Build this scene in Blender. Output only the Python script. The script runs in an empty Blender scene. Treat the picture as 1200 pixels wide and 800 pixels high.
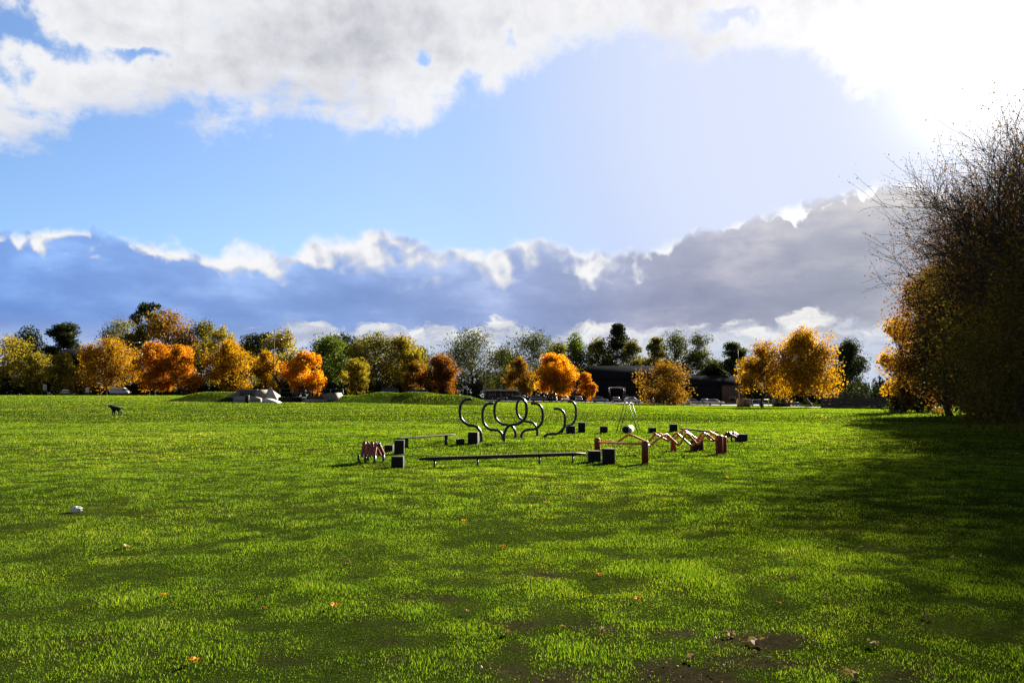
import bpy, bmesh, math, random
import numpy as np
from mathutils import Vector, Matrix, Euler

random.seed(7)
S = bpy.context.scene
COL = S.collection
rad = math.radians
F = 900.0            # focal length in pixels of the 1200 px wide photograph
HZ = 465.0           # horizon row
CAMH = 1.65
PITCH = math.atan((HZ - 400) / F)
SUN_AZ, SUN_EL = rad(33.8), rad(21.0)
SUN_DIR = Vector((math.sin(SUN_AZ) * math.cos(SUN_EL), math.cos(SUN_AZ) * math.cos(SUN_EL), math.sin(SUN_EL)))
EXPO = 2.2
SKY_STRENGTH = 0.07

# ------------------------------------------------------------------ noise and terrain
def _hash(ix, iy, seed):
    h = (ix.astype(np.int64) * 374761393 + iy.astype(np.int64) * 668265263 + seed * 974634777) & 0xFFFFFFFF
    h = ((h ^ (h >> 13)) * 1274126177) & 0xFFFFFFFF
    return ((h ^ (h >> 16)) & 0xFFFF) / 65535.0

def vnoise(x, y, seed=0):
    x = np.asarray(x, float); y = np.asarray(y, float)
    ix, iy = np.floor(x), np.floor(y)
    fx, fy = x - ix, y - iy
    fx = fx * fx * (3 - 2 * fx); fy = fy * fy * (3 - 2 * fy)
    a, b = _hash(ix, iy, seed), _hash(ix + 1, iy, seed)
    c, d = _hash(ix, iy + 1, seed), _hash(ix + 1, iy + 1, seed)
    return (a * (1 - fx) + b * fx) * (1 - fy) + (c * (1 - fx) + d * fx) * fy

def fbm(x, y, seed=0, o=3):
    s, a, t = 0, 1.0, 0
    for k in range(o):
        s = s + a * vnoise(np.asarray(x) * 2 ** k, np.asarray(y) * 2 ** k, seed + k); t += a; a *= .5
    return s / t

FU = np.array([-.9, -.67, -.44, -.22, 0, .11, .28, .5, .9])
FZ = np.array([2.2, 2.1, 2.05, 1.55, .55, .2, -.55, -.5, -.3])
MOUNDS = [(-48.5, 129, 8.5, 8, 1.45), (-26, 132, 11.0, 9, 1.05), (-11.5, 129, 9, 9, 1.5), (-19, 134, 8, 8, .8)]
def gz(x, y):
    x = np.asarray(x, float); y = np.asarray(y, float)
    t = np.clip((y - 60) / 130, 0, 1); w = t * t * (3 - 2 * t)
    u = x / np.maximum(y, 30)
    far = w * np.interp(u, FU, FZ)
    for mx, my, rx, ry, h in MOUNDS:
        q = np.clip(1 - ((x - mx) / rx) ** 2 - ((y - my) / ry) ** 2, 0, 1); far = far + h * q * q * (3 - 2 * q)
    near = (fbm(x / 4.0, y / 4.0, 3, 2) - .5) * .10 + (fbm(x / .7, y / .7, 9, 2) - .5) * .035 * np.clip(2 - y / 30, 0, 1)
    fade = np.clip(1.2 - np.abs(y) / 200, .3, 1)
    return far + near * fade

SOIL = [(1.2, 5.2, 3.6, 1.6, .30), (-2.5, 5.0, 2.5, 1.2, .24), (3.5, 8.5, 3.0, 1.8, .22), (.9, 4.7, 1.0, .42, 1.0), (.2, 5.7, .55, .3, .75), (1.5, 5.4, .6, .3, .8), (-.35, 6.5, .6, .22, .6), (.45, 7.3, .7, .22, .6),  # first three: faint wear, spread wide so the colour also dims the near lawn
        (-.6, 5.0, .5, .2, .65), (1.2, 3.9, .9, .3, .9), (2.6, 4.9, .5, .2, .5), (-1.7, 4.9, .5, .18, .45), (2.2, 7.0, .7, .25, .5), (-.9, 7.6, .5, .2, .45),
        (3.0, 9.0, .9, .25, .35), (-3.0, 7.0, .6, .2, .3), (4.0, 14, 1.2, .4, .3), (-5, 12, 1.2, .4, .25)]
def soil(x, y):
    x = np.asarray(x, float); y = np.asarray(y, float)
    s = np.zeros_like(x)
    for cx, cy, rx, ry, a in SOIL:
        s = np.maximum(s, a * np.exp(-(((x - cx) / rx) ** 2 + ((y - cy) / ry) ** 2)))
    n = fbm(x / .28, y / .22, 21, 3)
    return np.clip((s + (n - .5) * 1.7 - .42) * 1.5, 0, .9)

def ray(px, py):
    rx, ry = (px - 600) / F, (400 - py) / F
    c, s = math.cos(PITCH), math.sin(PITCH)
    return Vector((rx, c - ry * s, s + ry * c))
def ground_at(px, py):
    d = ray(px, py); z = 0.0; p = None
    for _ in range(12):
        t = (z - CAMH) / min(d.z, -1e-4); t = min(t, 400)
        p = (d.x * t, d.y * t); z = .5 * z + .5 * float(gz(*p))
    return Vector((p[0], p[1], float(gz(*p))))
def at(px, py, D):
    d = ray(px, py); t = D / d.y
    return Vector((d.x * t, D, CAMH + d.z * t))
def stand(px, D):
    x = at(px, HZ, D).x
    return Vector((x, D, float(gz(x, D))))

# ------------------------------------------------------------------ materials
def mat(name):
    m = bpy.data.materials.new(name); m.use_nodes = True
    nt = m.node_tree; nt.nodes.clear()
    return m, nt, nt.nodes.new('ShaderNodeOutputMaterial')
def N(nt, t, **kw):
    n = nt.nodes.new(t)
    for k, v in kw.items(): setattr(n, k, v)
    return n
def ramp(nt, fac, stops):
    r = N(nt, 'ShaderNodeValToRGB')
    el = r.color_ramp.elements
    while len(el) < len(stops): el.new(.5)
    for e, (p, c) in zip(el, stops):
        e.position = p; e.color = (*c, 1)
    if fac is not None: nt.links.new(fac, r.inputs[0])
    return r.outputs[0]
def M(nt, op, a, b=None, c=None, clamp=False):
    n = N(nt, 'ShaderNodeMath', operation=op, use_clamp=clamp)
    for i, v in enumerate((a, b, c)):
        if v is None: continue
        if isinstance(v, (int, float)): n.inputs[i].default_value = v
        else: nt.links.new(v, n.inputs[i])
    return n.outputs[0]
def mixc(nt, f, a, b, blend='MIX'):
    n = N(nt, 'ShaderNodeMix', data_type='RGBA', blend_type=blend)
    for i, v in ((0, f), (6, a), (7, b)):
        if isinstance(v, (int, float)): n.inputs[i].default_value = v
        elif isinstance(v, tuple): n.inputs[i].default_value = (*v, 1)
        else: nt.links.new(v, n.inputs[i])
    return n.outputs[2]
def noise(nt, vec, scale, detail=4, rough=.55, dist=0.0):
    n = N(nt, 'ShaderNodeTexNoise')
    n.inputs['Scale'].default_value = scale; n.inputs['Detail'].default_value = detail
    n.inputs['Roughness'].default_value = rough; n.inputs['Distortion'].default_value = dist
    if vec is not None: nt.links.new(vec, n.inputs['Vector'])
    return n.outputs['Fac']
def objcoord(nt): return N(nt, 'ShaderNodeTexCoord').outputs['Object']
def worldpos(nt): return N(nt, 'ShaderNodeNewGeometry').outputs['Position']

def simple(name, c1, c2=None, rough=.6, metal=0, scale=8, bump=.0, spec=.5, objrand=0.0):
    m, nt, out = mat(name)
    b = N(nt, 'ShaderNodeBsdfPrincipled')
    c2 = c2 or tuple(v * .7 for v in c1)
    co = objcoord(nt)
    f = noise(nt, co, scale, 5, .6)
    c = ramp(nt, f, [(.3, c1), (.7, c2)])
    nt.links.new(c, b.inputs['Base Color'])
    b.inputs['Roughness'].default_value = rough; b.inputs['Metallic'].default_value = metal
    b.inputs['Specular IOR Level'].default_value = spec
    r2 = noise(nt, co, scale * 3, 3)
    nt.links.new(M(nt, 'MULTIPLY_ADD', r2, .25, rough - .12), b.inputs['Roughness'])
    if bump:
        bp = N(nt, 'ShaderNodeBump'); bp.inputs['Strength'].default_value = bump; bp.inputs['Distance'].default_value = .02
        nt.links.new(noise(nt, co, scale * 6, 6), bp.inputs['Height']); nt.links.new(bp.outputs[0], b.inputs['Normal'])
    nt.links.new(b.outputs[0], out.inputs[0])
    return m

def leafmat(name, stops, trans=.45, tsat=1.25, patch=.6):
    """leaves: colour varies leaf by leaf and in patches; light passes through them"""
    m, nt, out = mat(name)
    g = N(nt, 'ShaderNodeNewGeometry')
    f = noise(nt, g.outputs['Position'], patch, 3, .6)
    oi = N(nt, 'ShaderNodeObjectInfo')
    r = M(nt, 'MULTIPLY_ADD', g.outputs['Random Per Island'], .55, M(nt, 'MULTIPLY_ADD', f, 1.1, -.33))
    r = M(nt, 'ADD', r, M(nt, 'MULTIPLY_ADD', oi.outputs['Random'], .16, -.08), clamp=True)
    c = ramp(nt, r, stops)
    d = N(nt, 'ShaderNodeBsdfDiffuse'); t = N(nt, 'ShaderNodeBsdfTranslucent'); gl = N(nt, 'ShaderNodeBsdfGlossy')
    gl.inputs['Roughness'].default_value = .45
    nt.links.new(c, d.inputs[0])
    tc = mixc(nt, 1.0, c, (tsat, tsat * .95, tsat * .4), 'MULTIPLY')
    nt.links.new(tc, t.inputs[0])
    mx = N(nt, 'ShaderNodeMixShader'); mx.inputs[0].default_value = trans
    nt.links.new(d.outputs[0], mx.inputs[1]); nt.links.new(t.outputs[0], mx.inputs[2])
    m2 = N(nt, 'ShaderNodeMixShader'); m2.inputs[0].default_value = .012
    nt.links.new(mx.outputs[0], m2.inputs[1]); nt.links.new(gl.outputs[0], m2.inputs[2])
    nt.links.new(m2.outputs[0], out.inputs[0])
    return m

LEAF = {
 'orange': leafmat('orange_leaves', [(.0, (.17, .055, .005)), (.35, (.40, .145, .008)), (.7, (.54, .235, .010)), (1, (.56, .33, .018))], .5),
 'bright': leafmat('bright_orange_leaves', [(.0, (.30, .10, .005)), (.4, (.58, .24, .007)), (.75, (.70, .35, .010)), (1, (.70, .43, .018))], .5),
 'gold': leafmat('golden_leaves', [(.0, (.13, .065, .006)), (.4, (.32, .165, .009)), (.75, (.45, .27, .013)), (1, (.46, .33, .025))], .5),
 'yellow': leafmat('yellow_olive_leaves', [(.0, (.09, .085, .014)), (.4, (.21, .175, .02)), (.75, (.34, .27, .028)), (1, (.44, .34, .035))], .45),
 'olive': leafmat('olive_leaves', [(.0, (.06, .062, .014)), (.4, (.12, .118, .022)), (.75, (.19, .165, .026)), (1, (.27, .20, .03))], .4),
 'brown': leafmat('brown_leaves', [(.0, (.10, .052, .012)), (.4, (.20, .105, .017)), (.75, (.29, .17, .022)), (1, (.36, .23, .03))], .45),
 'rust': leafmat('rust_leaves', [(.0, (.06, .035, .008)), (.4, (.15, .062, .010)), (.75, (.33, .105, .010)), (1, (.42, .19, .015))], .45),
 'green': leafmat('green_leaves', [(.0, (.035, .06, .012)), (.4, (.07, .11, .016)), (.75, (.12, .155, .022)), (1, (.18, .19, .03))], .4),
 'dark': leafmat('dark_leaves', [(.0, (.015, .025, .010)), (.5, (.03, .042, .014)), (1, (.05, .06, .018))], .25),
 'drab': leafmat('drab_leaves', [(.0, (.030, .042, .014)), (.5, (.065, .080, .022)), (1, (.12, .125, .032))], .35),
 'pale': leafmat('pale_green_leaves', [(.0, (.09, .10, .045)), (.5, (.15, .155, .07)), (1, (.22, .2, .09))], .4),
 'twig': leafmat('brown_twig_leaves', [(.0, (.05, .026, .012)), (.5, (.10, .05, .02)), (1, (.20, .10, .03))], .4),
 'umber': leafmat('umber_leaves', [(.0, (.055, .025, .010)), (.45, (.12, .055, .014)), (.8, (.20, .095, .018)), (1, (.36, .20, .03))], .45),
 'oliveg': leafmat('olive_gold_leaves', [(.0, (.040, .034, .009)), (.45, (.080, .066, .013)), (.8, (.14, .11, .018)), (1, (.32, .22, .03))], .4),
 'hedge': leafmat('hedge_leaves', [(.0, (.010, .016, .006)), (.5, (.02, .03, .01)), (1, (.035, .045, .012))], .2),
}
BARK = simple('bark', (.06, .045, .032), (.028, .022, .017), .9, scale=3, bump=.6)
BARKP = simple('pale_bark', (.13, .11, .085), (.06, .05, .04), .9, scale=3, bump=.5)
STEEL = simple('dark_coated_steel', (.010, .011, .012), (.02, .02, .021), .34, scale=6, spec=.6)
RUBBER = simple('black_rubber', (.012, .012, .013), (.028, .027, .025), .8, scale=14, bump=.5, spec=.25)
TIMBERD = simple('dark_stained_timber', (.022, .018, .014), (.045, .036, .028), .7, scale=5, bump=.3, spec=.3)
MAROON = simple('maroon_coated_post', (.22, .034, .018), (.14, .022, .014), .5, scale=5, spec=.4)
ORANGE = simple('orange_coated_tube', (.74, .19, .016), (.60, .14, .014), .34, scale=7)
REDWOOD = simple('reddish_board', (.30, .060, .032), (.20, .040, .022), .5, scale=9, bump=.2)
GREENST = simple('green_coated_steel', (.02, .035, .018), (.03, .05, .025), .45, scale=5)
ALU = simple('galvanised_steel', (.35, .36, .37), (.24, .25, .26), .42, metal=.7, scale=5)
PALE = simple('pale_roller_plastic', (.62, .61, .57), (.45, .44, .41), .4, scale=5)
CONC = simple('concrete', (.36, .32, .27), (.24, .21, .18), .85, scale=.9, bump=.2)
CONCD = simple('stained_concrete', (.15, .13, .12), (.28, .23, .2), .85, scale=.5, bump=.2)
WHITEP = simple('white_paint', (.78, .78, .76), (.62, .62, .60), .5, scale=2)
FASCIA = simple('pale_fascia', (.62, .60, .57), (.48, .47, .45), .6, scale=.4)
SLATE = simple('dark_slate', (.010, .011, .014), (.016, .017, .02), .95, scale=.6, spec=.0)
CLAD = simple('dark_cladding', (.010, .011, .013), (.018, .019, .022), .9, scale=.3, spec=.1)
BRICK = simple('brown_brick', (.17, .095, .06), (.11, .06, .04), .85, scale=1.5)
DWALL = simple('dark_wall', (.03, .03, .032), (.05, .047, .045), .8, scale=.7)
TARMAC = simple('tarmac', (.05, .05, .052), (.07, .068, .066), .9, scale=1.2, bump=.3)
PATHM = simple('path_gravel', (.22, .19, .15), (.15, .13, .105), .9, scale=.8)
BLUEP = simple('blue_paint', (.03, .16, .33), (.025, .11, .24), .5, scale=1)
GREYP = simple('grey_paint', (.12, .12, .125), (.08, .08, .085), .6, scale=1)
REDP = simple('red_paint', (.4, .04, .03), (.28, .03, .02), .5, scale=1)
TAN = simple('tan_board', (.45, .28, .11), (.36, .22, .09), .7, scale=1)
TEAL = simple('teal_graffiti_paint', (.045, .085, .085), (.14, .09, .10), .7, scale=.8)
GLASS = simple('dark_glass', (.012, .014, .017), (.02, .022, .026), .12, scale=1, spec=.8)
TYRE = simple('tyre_rubber', (.015, .015, .016), None, .85, scale=6)
DOGFUR = simple('black_fur', (.008, .008, .008), (.018, .017, .016), .7, scale=20, spec=.3)
PAPER = simple('white_paper', (.82, .82, .79), (.7, .7, .66), .7, scale=20)
LAMPG = simple('pale_lamp_housing', (.6, .6, .58), None, .5, scale=2)
FLEAFO = leafmat('fallen_orange_leaf', [(0, (.42, .13, .012)), (1, (.62, .25, .03))], .3)
FLEAFP = leafmat('fallen_pale_leaf', [(0, (.07, .045, .022)), (.5, (.20, .14, .07)), (1, (.42, .34, .22))], .2)

def grass_blades_material():
    m, nt, out = mat('grass_blades')
    g = N(nt, 'ShaderNodeNewGeometry')
    pos = g.outputs['Position']
    f = noise(nt, pos, .11, 4, .6); f2 = noise(nt, pos, 1.3, 3, .6)
    r = M(nt, 'MULTIPLY_ADD', g.outputs['Random Per Island'], .72, M(nt, 'MULTIPLY_ADD', f, .9, M(nt, 'MULTIPLY_ADD', f2, .6, -.58)), clamp=True)
    c = ramp(nt, r, [(0, (.010, .026, .004)), (.35, (.034, .076, .006)), (.65, (.074, .130, .010)), (.86, (.135, .175, .018)), (.95, (.20, .20, .04)), (1, (.30, .25, .11))])
    d = N(nt, 'ShaderNodeBsdfDiffuse'); t = N(nt, 'ShaderNodeBsdfTranslucent')
    nt.links.new(c, d.inputs[0])
    nt.links.new(mixc(nt, 1.0, c, (2.08, 2.0, .6), 'MULTIPLY'), t.inputs[0])
    mx = N(nt, 'ShaderNodeMixShader'); mx.inputs[0].default_value = .6
    nt.links.new(d.outputs[0], mx.inputs[1]); nt.links.new(t.outputs[0], mx.inputs[2])
    gl = N(nt, 'ShaderNodeBsdfGlossy'); gl.inputs['Roughness'].default_value = .42; gl.inputs['Color'].default_value = (.80, .86, .40, 1)
    m2 = N(nt, 'ShaderNodeMixShader'); m2.inputs[0].default_value = .018
    nt.links.new(mx.outputs[0], m2.inputs[1]); nt.links.new(gl.outputs[0], m2.inputs[2])
    nt.links.new(m2.outputs[0], out.inputs[0])
    return m
GRASSM = grass_blades_material()

def ground_material():
    m, nt, out = mat('turf_ground')
    pos = worldpos(nt)
    at_ = N(nt, 'ShaderNodeAttribute', attribute_name='soil')
    b = N(nt, 'ShaderNodeBsdfPrincipled')
    f = noise(nt, pos, .11, 4, .6); f2 = noise(nt, pos, 2.2, 6, .65)
    f3 = noise(nt, pos, 70, 6, .7)
    gr = ramp(nt, M(nt, 'MULTIPLY_ADD', f3, .9, M(nt, 'MULTIPLY_ADD', f2, .3, M(nt, 'MULTIPLY_ADD', f, .3, -.25))), [(.3, (.006, .011, .002)), (.5, (.018, .030, .004)), (.66, (.042, .052, .010)), (.8, (.09, .08, .03))])
    so = ramp(nt, noise(nt, pos, 9, 8, .7), [(.25, (.010, .008, .005)), (.6, (.032, .024, .015)), (.8, (.075, .058, .04))])
    nt.links.new(mixc(nt, at_.outputs['Fac'], gr, so), b.inputs['Base Color'])
    b.inputs['Roughness'].default_value = .95; b.inputs['Specular IOR Level'].default_value = .0
    bp = N(nt, 'ShaderNodeBump'); bp.inputs['Strength'].default_value = .8; bp.inputs['Distance'].default_value = .05
    nt.links.new(M(nt, 'ADD', noise(nt, pos, 14, 8, .7), M(nt, 'MULTIPLY', f3, .6)), bp.inputs['Height']); nt.links.new(bp.outputs[0], b.inputs['Normal'])
    nt.links.new(b.outputs[0], out.inputs[0])
    return m
GROUNDM = ground_material()

# ------------------------------------------------------------------ object helpers
def tag(o, label=None, cat=None, group=None, kind=None):
    for k, v in (('label', label), ('category', cat), ('group', group), ('kind', kind)):
        if v: o[k] = v
    return o
def thing(name, label, cat, loc, rz=0, group=None):
    o = bpy.data.objects.new(name, None); COL.objects.link(o)
    o.empty_display_size = .3
    o.location = loc; o.rotation_euler = (0, 0, rz)
    return tag(o, label, cat, group)
def link(name, me, m, parent=None):
    o = bpy.data.objects.new(name, me); COL.objects.link(o)
    if m is not None and not me.materials: me.materials.append(m)
    if parent is not None: o.parent = parent
    return o
def np_mesh(name, V, faces, smooth=False):
    """faces: list of int arrays (n,3) or (n,4)"""
    me = bpy.data.meshes.new(name)
    V = np.asarray(V, np.float32); me.vertices.add(len(V)); me.vertices.foreach_set('co', V.ravel())
    faces = [f for f in faces if len(f)]
    loops = np.concatenate([f.ravel() for f in faces]).astype(np.int32)
    tot = np.concatenate([np.full(len(f), f.shape[1], np.int32) for f in faces])
    start = np.concatenate([[0], np.cumsum(tot)[:-1]]).astype(np.int32)
    me.loops.add(len(loops)); me.loops.foreach_set('vertex_index', loops)
    me.polygons.add(len(tot)); me.polygons.foreach_set('loop_start', start); me.polygons.foreach_set('loop_total', tot)
    if smooth: me.polygons.foreach_set('use_smooth', np.ones(len(tot), bool))
    me.update(calc_edges=True)
    return me

class MB:
    """collects boxes, tubes and prisms into one mesh"""
    def __init__(s): s.v = []; s.q = []; s.t = []; s.n = 0; s.poly = []
    def add(s, V, quads=None, tris=None):
        V = np.asarray(V, float)
        if quads is not None and len(quads): s.q.append(np.asarray(quads, int) + s.n)
        if tris is not None and len(tris): s.t.append(np.asarray(tris, int) + s.n)
        s.v.append(V); s.n += len(V)
    def box(s, c, d, rz=0, taper=1.0, rx=0, ry=0):
        x, y, z = d[0] / 2, d[1] / 2, d[2] / 2
        V = np.array([(a * x * (taper if e > 0 else 1), b * y * (taper if e > 0 else 1), e * z) for e in (-1, 1) for a, b in ((-1, -1), (1, -1), (1, 1), (-1, 1))])
        R = np.array(Euler((rx, ry, rz)).to_matrix())
        s.add(V @ R.T + np.array(c), [(0, 3, 2, 1), (4, 5, 6, 7), (0, 1, 5, 4), (1, 2, 6, 5), (2, 3, 7, 6), (3, 0, 4, 7)])
    def tube(s, pts, r, sides=8, cap=True):
        P = np.asarray(pts, float); n = len(P)
        r = np.broadcast_to(np.asarray(r, float), (n,)) if np.ndim(r) == 0 or len(np.atleast_1d(r)) == n else np.linspace(r[0], r[1], n)
        T = np.gradient(P, axis=0); T /= np.linalg.norm(T, axis=1)[:, None] + 1e-9
        up = np.array((0, 0, 1.)) if abs(T[0][2]) < .9 else np.array((1., 0, 0))
        a = np.linspace(0, 2 * np.pi, sides, endpoint=False)
        V = []
        for i in range(n):
            A = np.cross(T[i], up); A /= np.linalg.norm(A) + 1e-9; B = np.cross(T[i], A); up = -B if False else up
            if abs(np.dot(T[i], up)) > .97:
                up = A
                A = np.cross(T[i], up); A /= np.linalg.norm(A) + 1e-9; B = np.cross(T[i], A)
            V.append(P[i] + r[i] * (np.cos(a)[:, None] * A + np.sin(a)[:, None] * B))
        V = np.concatenate(V)
        q = [(i * sides + k, i * sides + (k + 1) % sides, (i + 1) * sides + (k + 1) % sides, (i + 1) * sides + k) for i in range(n - 1) for k in range(sides)]
        t = []
        if cap:
            V = np.concatenate([V, [P[0]], [P[-1]]]); c0, c1 = len(V) - 2, len(V) - 1
            t = [(c0, (k + 1) % sides, k) for k in range(sides)] + [(c1, (n - 1) * sides + k, (n - 1) * sides + (k + 1) % sides) for k in range(sides)]
        s.add(V, q, t)
    def prism(s, prof, y0, y1):
        """prof in x,z (convex-ish), extruded along y"""
        n = len(prof)
        V = [(x, y0, z) for x, z in prof] + [(x, y1, z) for x, z in prof]
        q = [(i, (i + 1) % n, n + (i + 1) % n, n + i) for i in range(n)]
        V += [(sum(p[0] for p in prof) / n, y0, sum(p[1] for p in prof) / n), (sum(p[0] for p in prof) / n, y1, sum(p[1] for p in prof) / n)]
        t = [(2 * n, (i + 1) % n, i) for i in range(n)] + [(2 * n + 1, n + i, n + (i + 1) % n) for i in range(n)]
        s.add(V, q, t)
    def mesh(s, name, smooth=False):
        return np_mesh(name, np.concatenate(s.v), [np.concatenate(x) for x in (s.q, s.t) if x], smooth)
    def build(s, name, m, parent=None, smooth=False, bevel=0):
        o = link(name, s.mesh(name, smooth), m, parent)
        if bevel:
            bv = o.modifiers.new('bevel', 'BEVEL'); bv.width = bevel; bv.segments = 2; bv.limit_method = 'ANGLE'
        return o
def smooth_path(P, k=6):
    P = [np.array(p, float) for p in P]; Q = [2 * P[0] - P[1]] + P + [2 * P[-1] - P[-2]]
    out = []
    for i in range(1, len(Q) - 2):
        for t in np.linspace(0, 1, k, endpoint=False):
            a, b, c, d = Q[i - 1], Q[i], Q[i + 1], Q[i + 2]
            out.append(.5 * (2 * b + (c - a) * t + (2 * a - 5 * b + 4 * c - d) * t ** 2 + (3 * b - a - 3 * c + d) * t ** 3))
    out.append(P[-1]); return np.array(out)
def copy_tree(o, parent=None):
    c = o.copy(); COL.objects.link(c)
    if parent is not None: c.parent = parent
    for ch in [x for x in o.children]: copy_tree(ch, c)
    return c

# ------------------------------------------------------------------ camera, light, sky
cd = bpy.data.cameras.new('camera'); cam = bpy.data.objects.new('camera', cd); COL.objects.link(cam)
cam.location = (0, 0, CAMH); cam.rotation_euler = (math.pi / 2 + PITCH, 0, 0)
cd.sensor_width = 36; cd.lens = F / 1200 * 36; cd.clip_end = 6000; cd.clip_start = .05
S.camera = cam
sd = bpy.data.lights.new('sun', 'SUN'); sun = bpy.data.objects.new('sun', sd); COL.objects.link(sun)
sd.energy = 5.0; sd.angle = rad(.53); sd.color = (1.0, .91, .76)
sun.rotation_euler = (-SUN_DIR).to_track_quat('-Z', 'Y').to_euler(); sun.location = SUN_DIR * 200
S.view_settings.view_transform = 'Standard'; S.view_settings.look = 'None'
S.view_settings.exposure = EXPO; S.view_settings.gamma = 1
S.view_settings.use_curve_mapping = False
cy = S.cycles
cy.max_bounces = 7; cy.diffuse_bounces = 3; cy.glossy_bounces = 2; cy.transmission_bounces = 4; cy.transparent_max_bounces = 6
cy.use_denoising = True
try: cy.denoiser = 'OPENIMAGEDENOISE'
except Exception: pass
cy.sample_clamp_indirect = 6
cy.caustics_reflective = False; cy.caustics_refractive = False

def azel(px, py):
    d = ray(px, py).normalized(); return math.atan2(d.x, d.y), math.asin(d.z)
def noise2(nt, vec, scale, detail=4, rough=.55, dist=0.0):
    n = N(nt, 'ShaderNodeTexNoise', noise_dimensions='2D')
    n.inputs['Scale'].default_value = scale; n.inputs['Detail'].default_value = min(detail, 7); n.inputs['Roughness'].default_value = rough
    nt.links.new(vec, n.inputs['Vector']); return n.outputs['Fac']
def build_sky():
    w = bpy.data.worlds.new('World'); S.world = w; w.use_nodes = True
    nt = w.node_tree; nt.nodes.clear()
    out = N(nt, 'ShaderNodeOutputWorld'); bg = N(nt, 'ShaderNodeBackground')
    nt.links.new(bg.outputs[0], out.inputs[0]); bg.inputs['Strength'].default_value = SKY_STRENGTH
    sky = N(nt, 'ShaderNodeTexSky', sky_type='NISHITA'); sky.sun_disc = False
    sky.sun_elevation = SUN_EL; sky.sun_rotation = SUN_AZ; sky.air_density = 1.0; sky.dust_density = 1.2; sky.ozone_density = 1.6
    K = 1.0 / (SKY_STRENGTH * 2 ** EXPO)
    def lin(r, g, b, k=1.0): return tuple(K * k * ((v / 255 / 12.92) if v < 10 else ((v / 255 + .055) / 1.055) ** 2.4) for v in (r, g, b))
    tc = N(nt, 'ShaderNodeTexCoord'); d = tc.outputs['Generated']
    sp = N(nt, 'ShaderNodeSeparateXYZ'); nt.links.new(d, sp.inputs[0]); x, y, z = sp.outputs
    az = M(nt, 'ARCTAN2', x, y); el = M(nt, 'ARCSINE', z)
    def vec(a, b, c=0.0):
        n = N(nt, 'ShaderNodeCombineXYZ')
        for i, v in enumerate((a, b, c)):
            if isinstance(v, (int, float)): n.inputs[i].default_value = v
            else: nt.links.new(v, n.inputs[i])
        return n.outputs[0]
    def sstep(v, lo, hi):
        n = N(nt, 'ShaderNodeMapRange', interpolation_type='SMOOTHSTEP')
        n.inputs[1].default_value = lo; n.inputs[2].default_value = hi
        nt.links.new(v, n.inputs[0]); return n.outputs[0]
    A0, A1, E1 = rad(-45), rad(45), rad(40)
    azn = N(nt, 'ShaderNodeMapRange'); azn.inputs[1].default_value = A0; azn.inputs[2].default_value = A1; nt.links.new(az, azn.inputs[0])
    def edge(pts):
        fc = N(nt, 'ShaderNodeFloatCurve'); c = fc.mapping.curves[0]
        P = [((azel(px, py)[0] - A0) / (A1 - A0), azel(px, py)[1] / E1) for px, py in pts]
        P = [(0, P[0][1])] + P + [(1, P[-1][1])]
        while len(c.points) < len(P): c.points.new(.5, .5)
        for p, q in zip(c.points, P): p.location = q
        fc.mapping.update(); nt.links.new(azn.outputs[0], fc.inputs['Value'])
        return M(nt, 'MULTIPLY', fc.outputs[0], E1)
    sunv = N(nt, 'ShaderNodeVectorMath', operation='DOT_PRODUCT'); nt.links.new(d, sunv.inputs[0]); sunv.inputs[1].default_value = SUN_DIR
    sdot = M(nt, 'MAXIMUM', sunv.outputs['Value'], 0.0)
    near = M(nt, 'POWER', sdot, 40.0); near2 = M(nt, 'POWER', sdot, 160.0)
    col = sky.outputs[0]
    # clear air: the sky model, dimmed and a little deeper blue, brighter towards the sun
    col = mixc(nt, 1.0, col, tuple(v * K / 3.83 for v in (.50, .62, .80)), 'MULTIPLY')
    col = mixc(nt, M(nt, 'MULTIPLY', M(nt, 'POWER', sdot, 3.6), 1.5, clamp=True), col, mixc(nt, sstep(sdot, .80, .965), lin(176, 204, 252), lin(222, 231, 254)))
    def billow(v, scale, detail=3.0, rough=.5, smooth=.25):
        vo = N(nt, 'ShaderNodeTexVoronoi', feature='F1', voronoi_dimensions='2D'); vo.normalize = True
        for k, q in (('Scale', scale), ('Detail', detail), ('Roughness', rough), ('Lacunarity', 2.3)): vo.inputs[k].default_value = q
        nt.links.new(v, vo.inputs['Vector']); return M(nt, 'SUBTRACT', 1.0, vo.outputs['Distance'])
    def warp(v, scale, amt):
        nz = N(nt, 'ShaderNodeTexNoise', noise_dimensions='2D'); nz.inputs['Scale'].default_value = scale; nz.inputs['Detail'].default_value = 5; nt.links.new(v, nz.inputs['Vector'])
        sb = N(nt, 'ShaderNodeVectorMath', operation='SUBTRACT'); nt.links.new(nz.outputs['Color'], sb.inputs[0]); sb.inputs[1].default_value = (.5, .5, .5)
        sc = N(nt, 'ShaderNodeVectorMath', operation='SCALE'); nt.links.new(sb.outputs[0], sc.inputs[0]); sc.inputs['Scale'].default_value = amt
        ad = N(nt, 'ShaderNodeVectorMath', operation='ADD'); nt.links.new(v, ad.inputs[0]); nt.links.new(sc.outputs[0], ad.inputs[1]); return ad.outputs[0]
    def shift(v, off):
        ad = N(nt, 'ShaderNodeVectorMath', operation='ADD'); nt.links.new(v, ad.inputs[0]); ad.inputs[1].default_value = off; return ad.outputs[0]
    # --- upper deck
    pz = M(nt, 'ADD', M(nt, 'MAXIMUM', z, 0.0), .16)
    P = vec(M(nt, 'DIVIDE', x, pz), M(nt, 'DIVIDE', y, pz), 3.1)
    ae = vec(az, el, 0.0)
    Pw = warp(P, 2.2, .28)
    n1 = noise2(nt, Pw, 1.5, 10, .55, 0); b1 = billow(Pw, 3.4, 4.0, .55)
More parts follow.
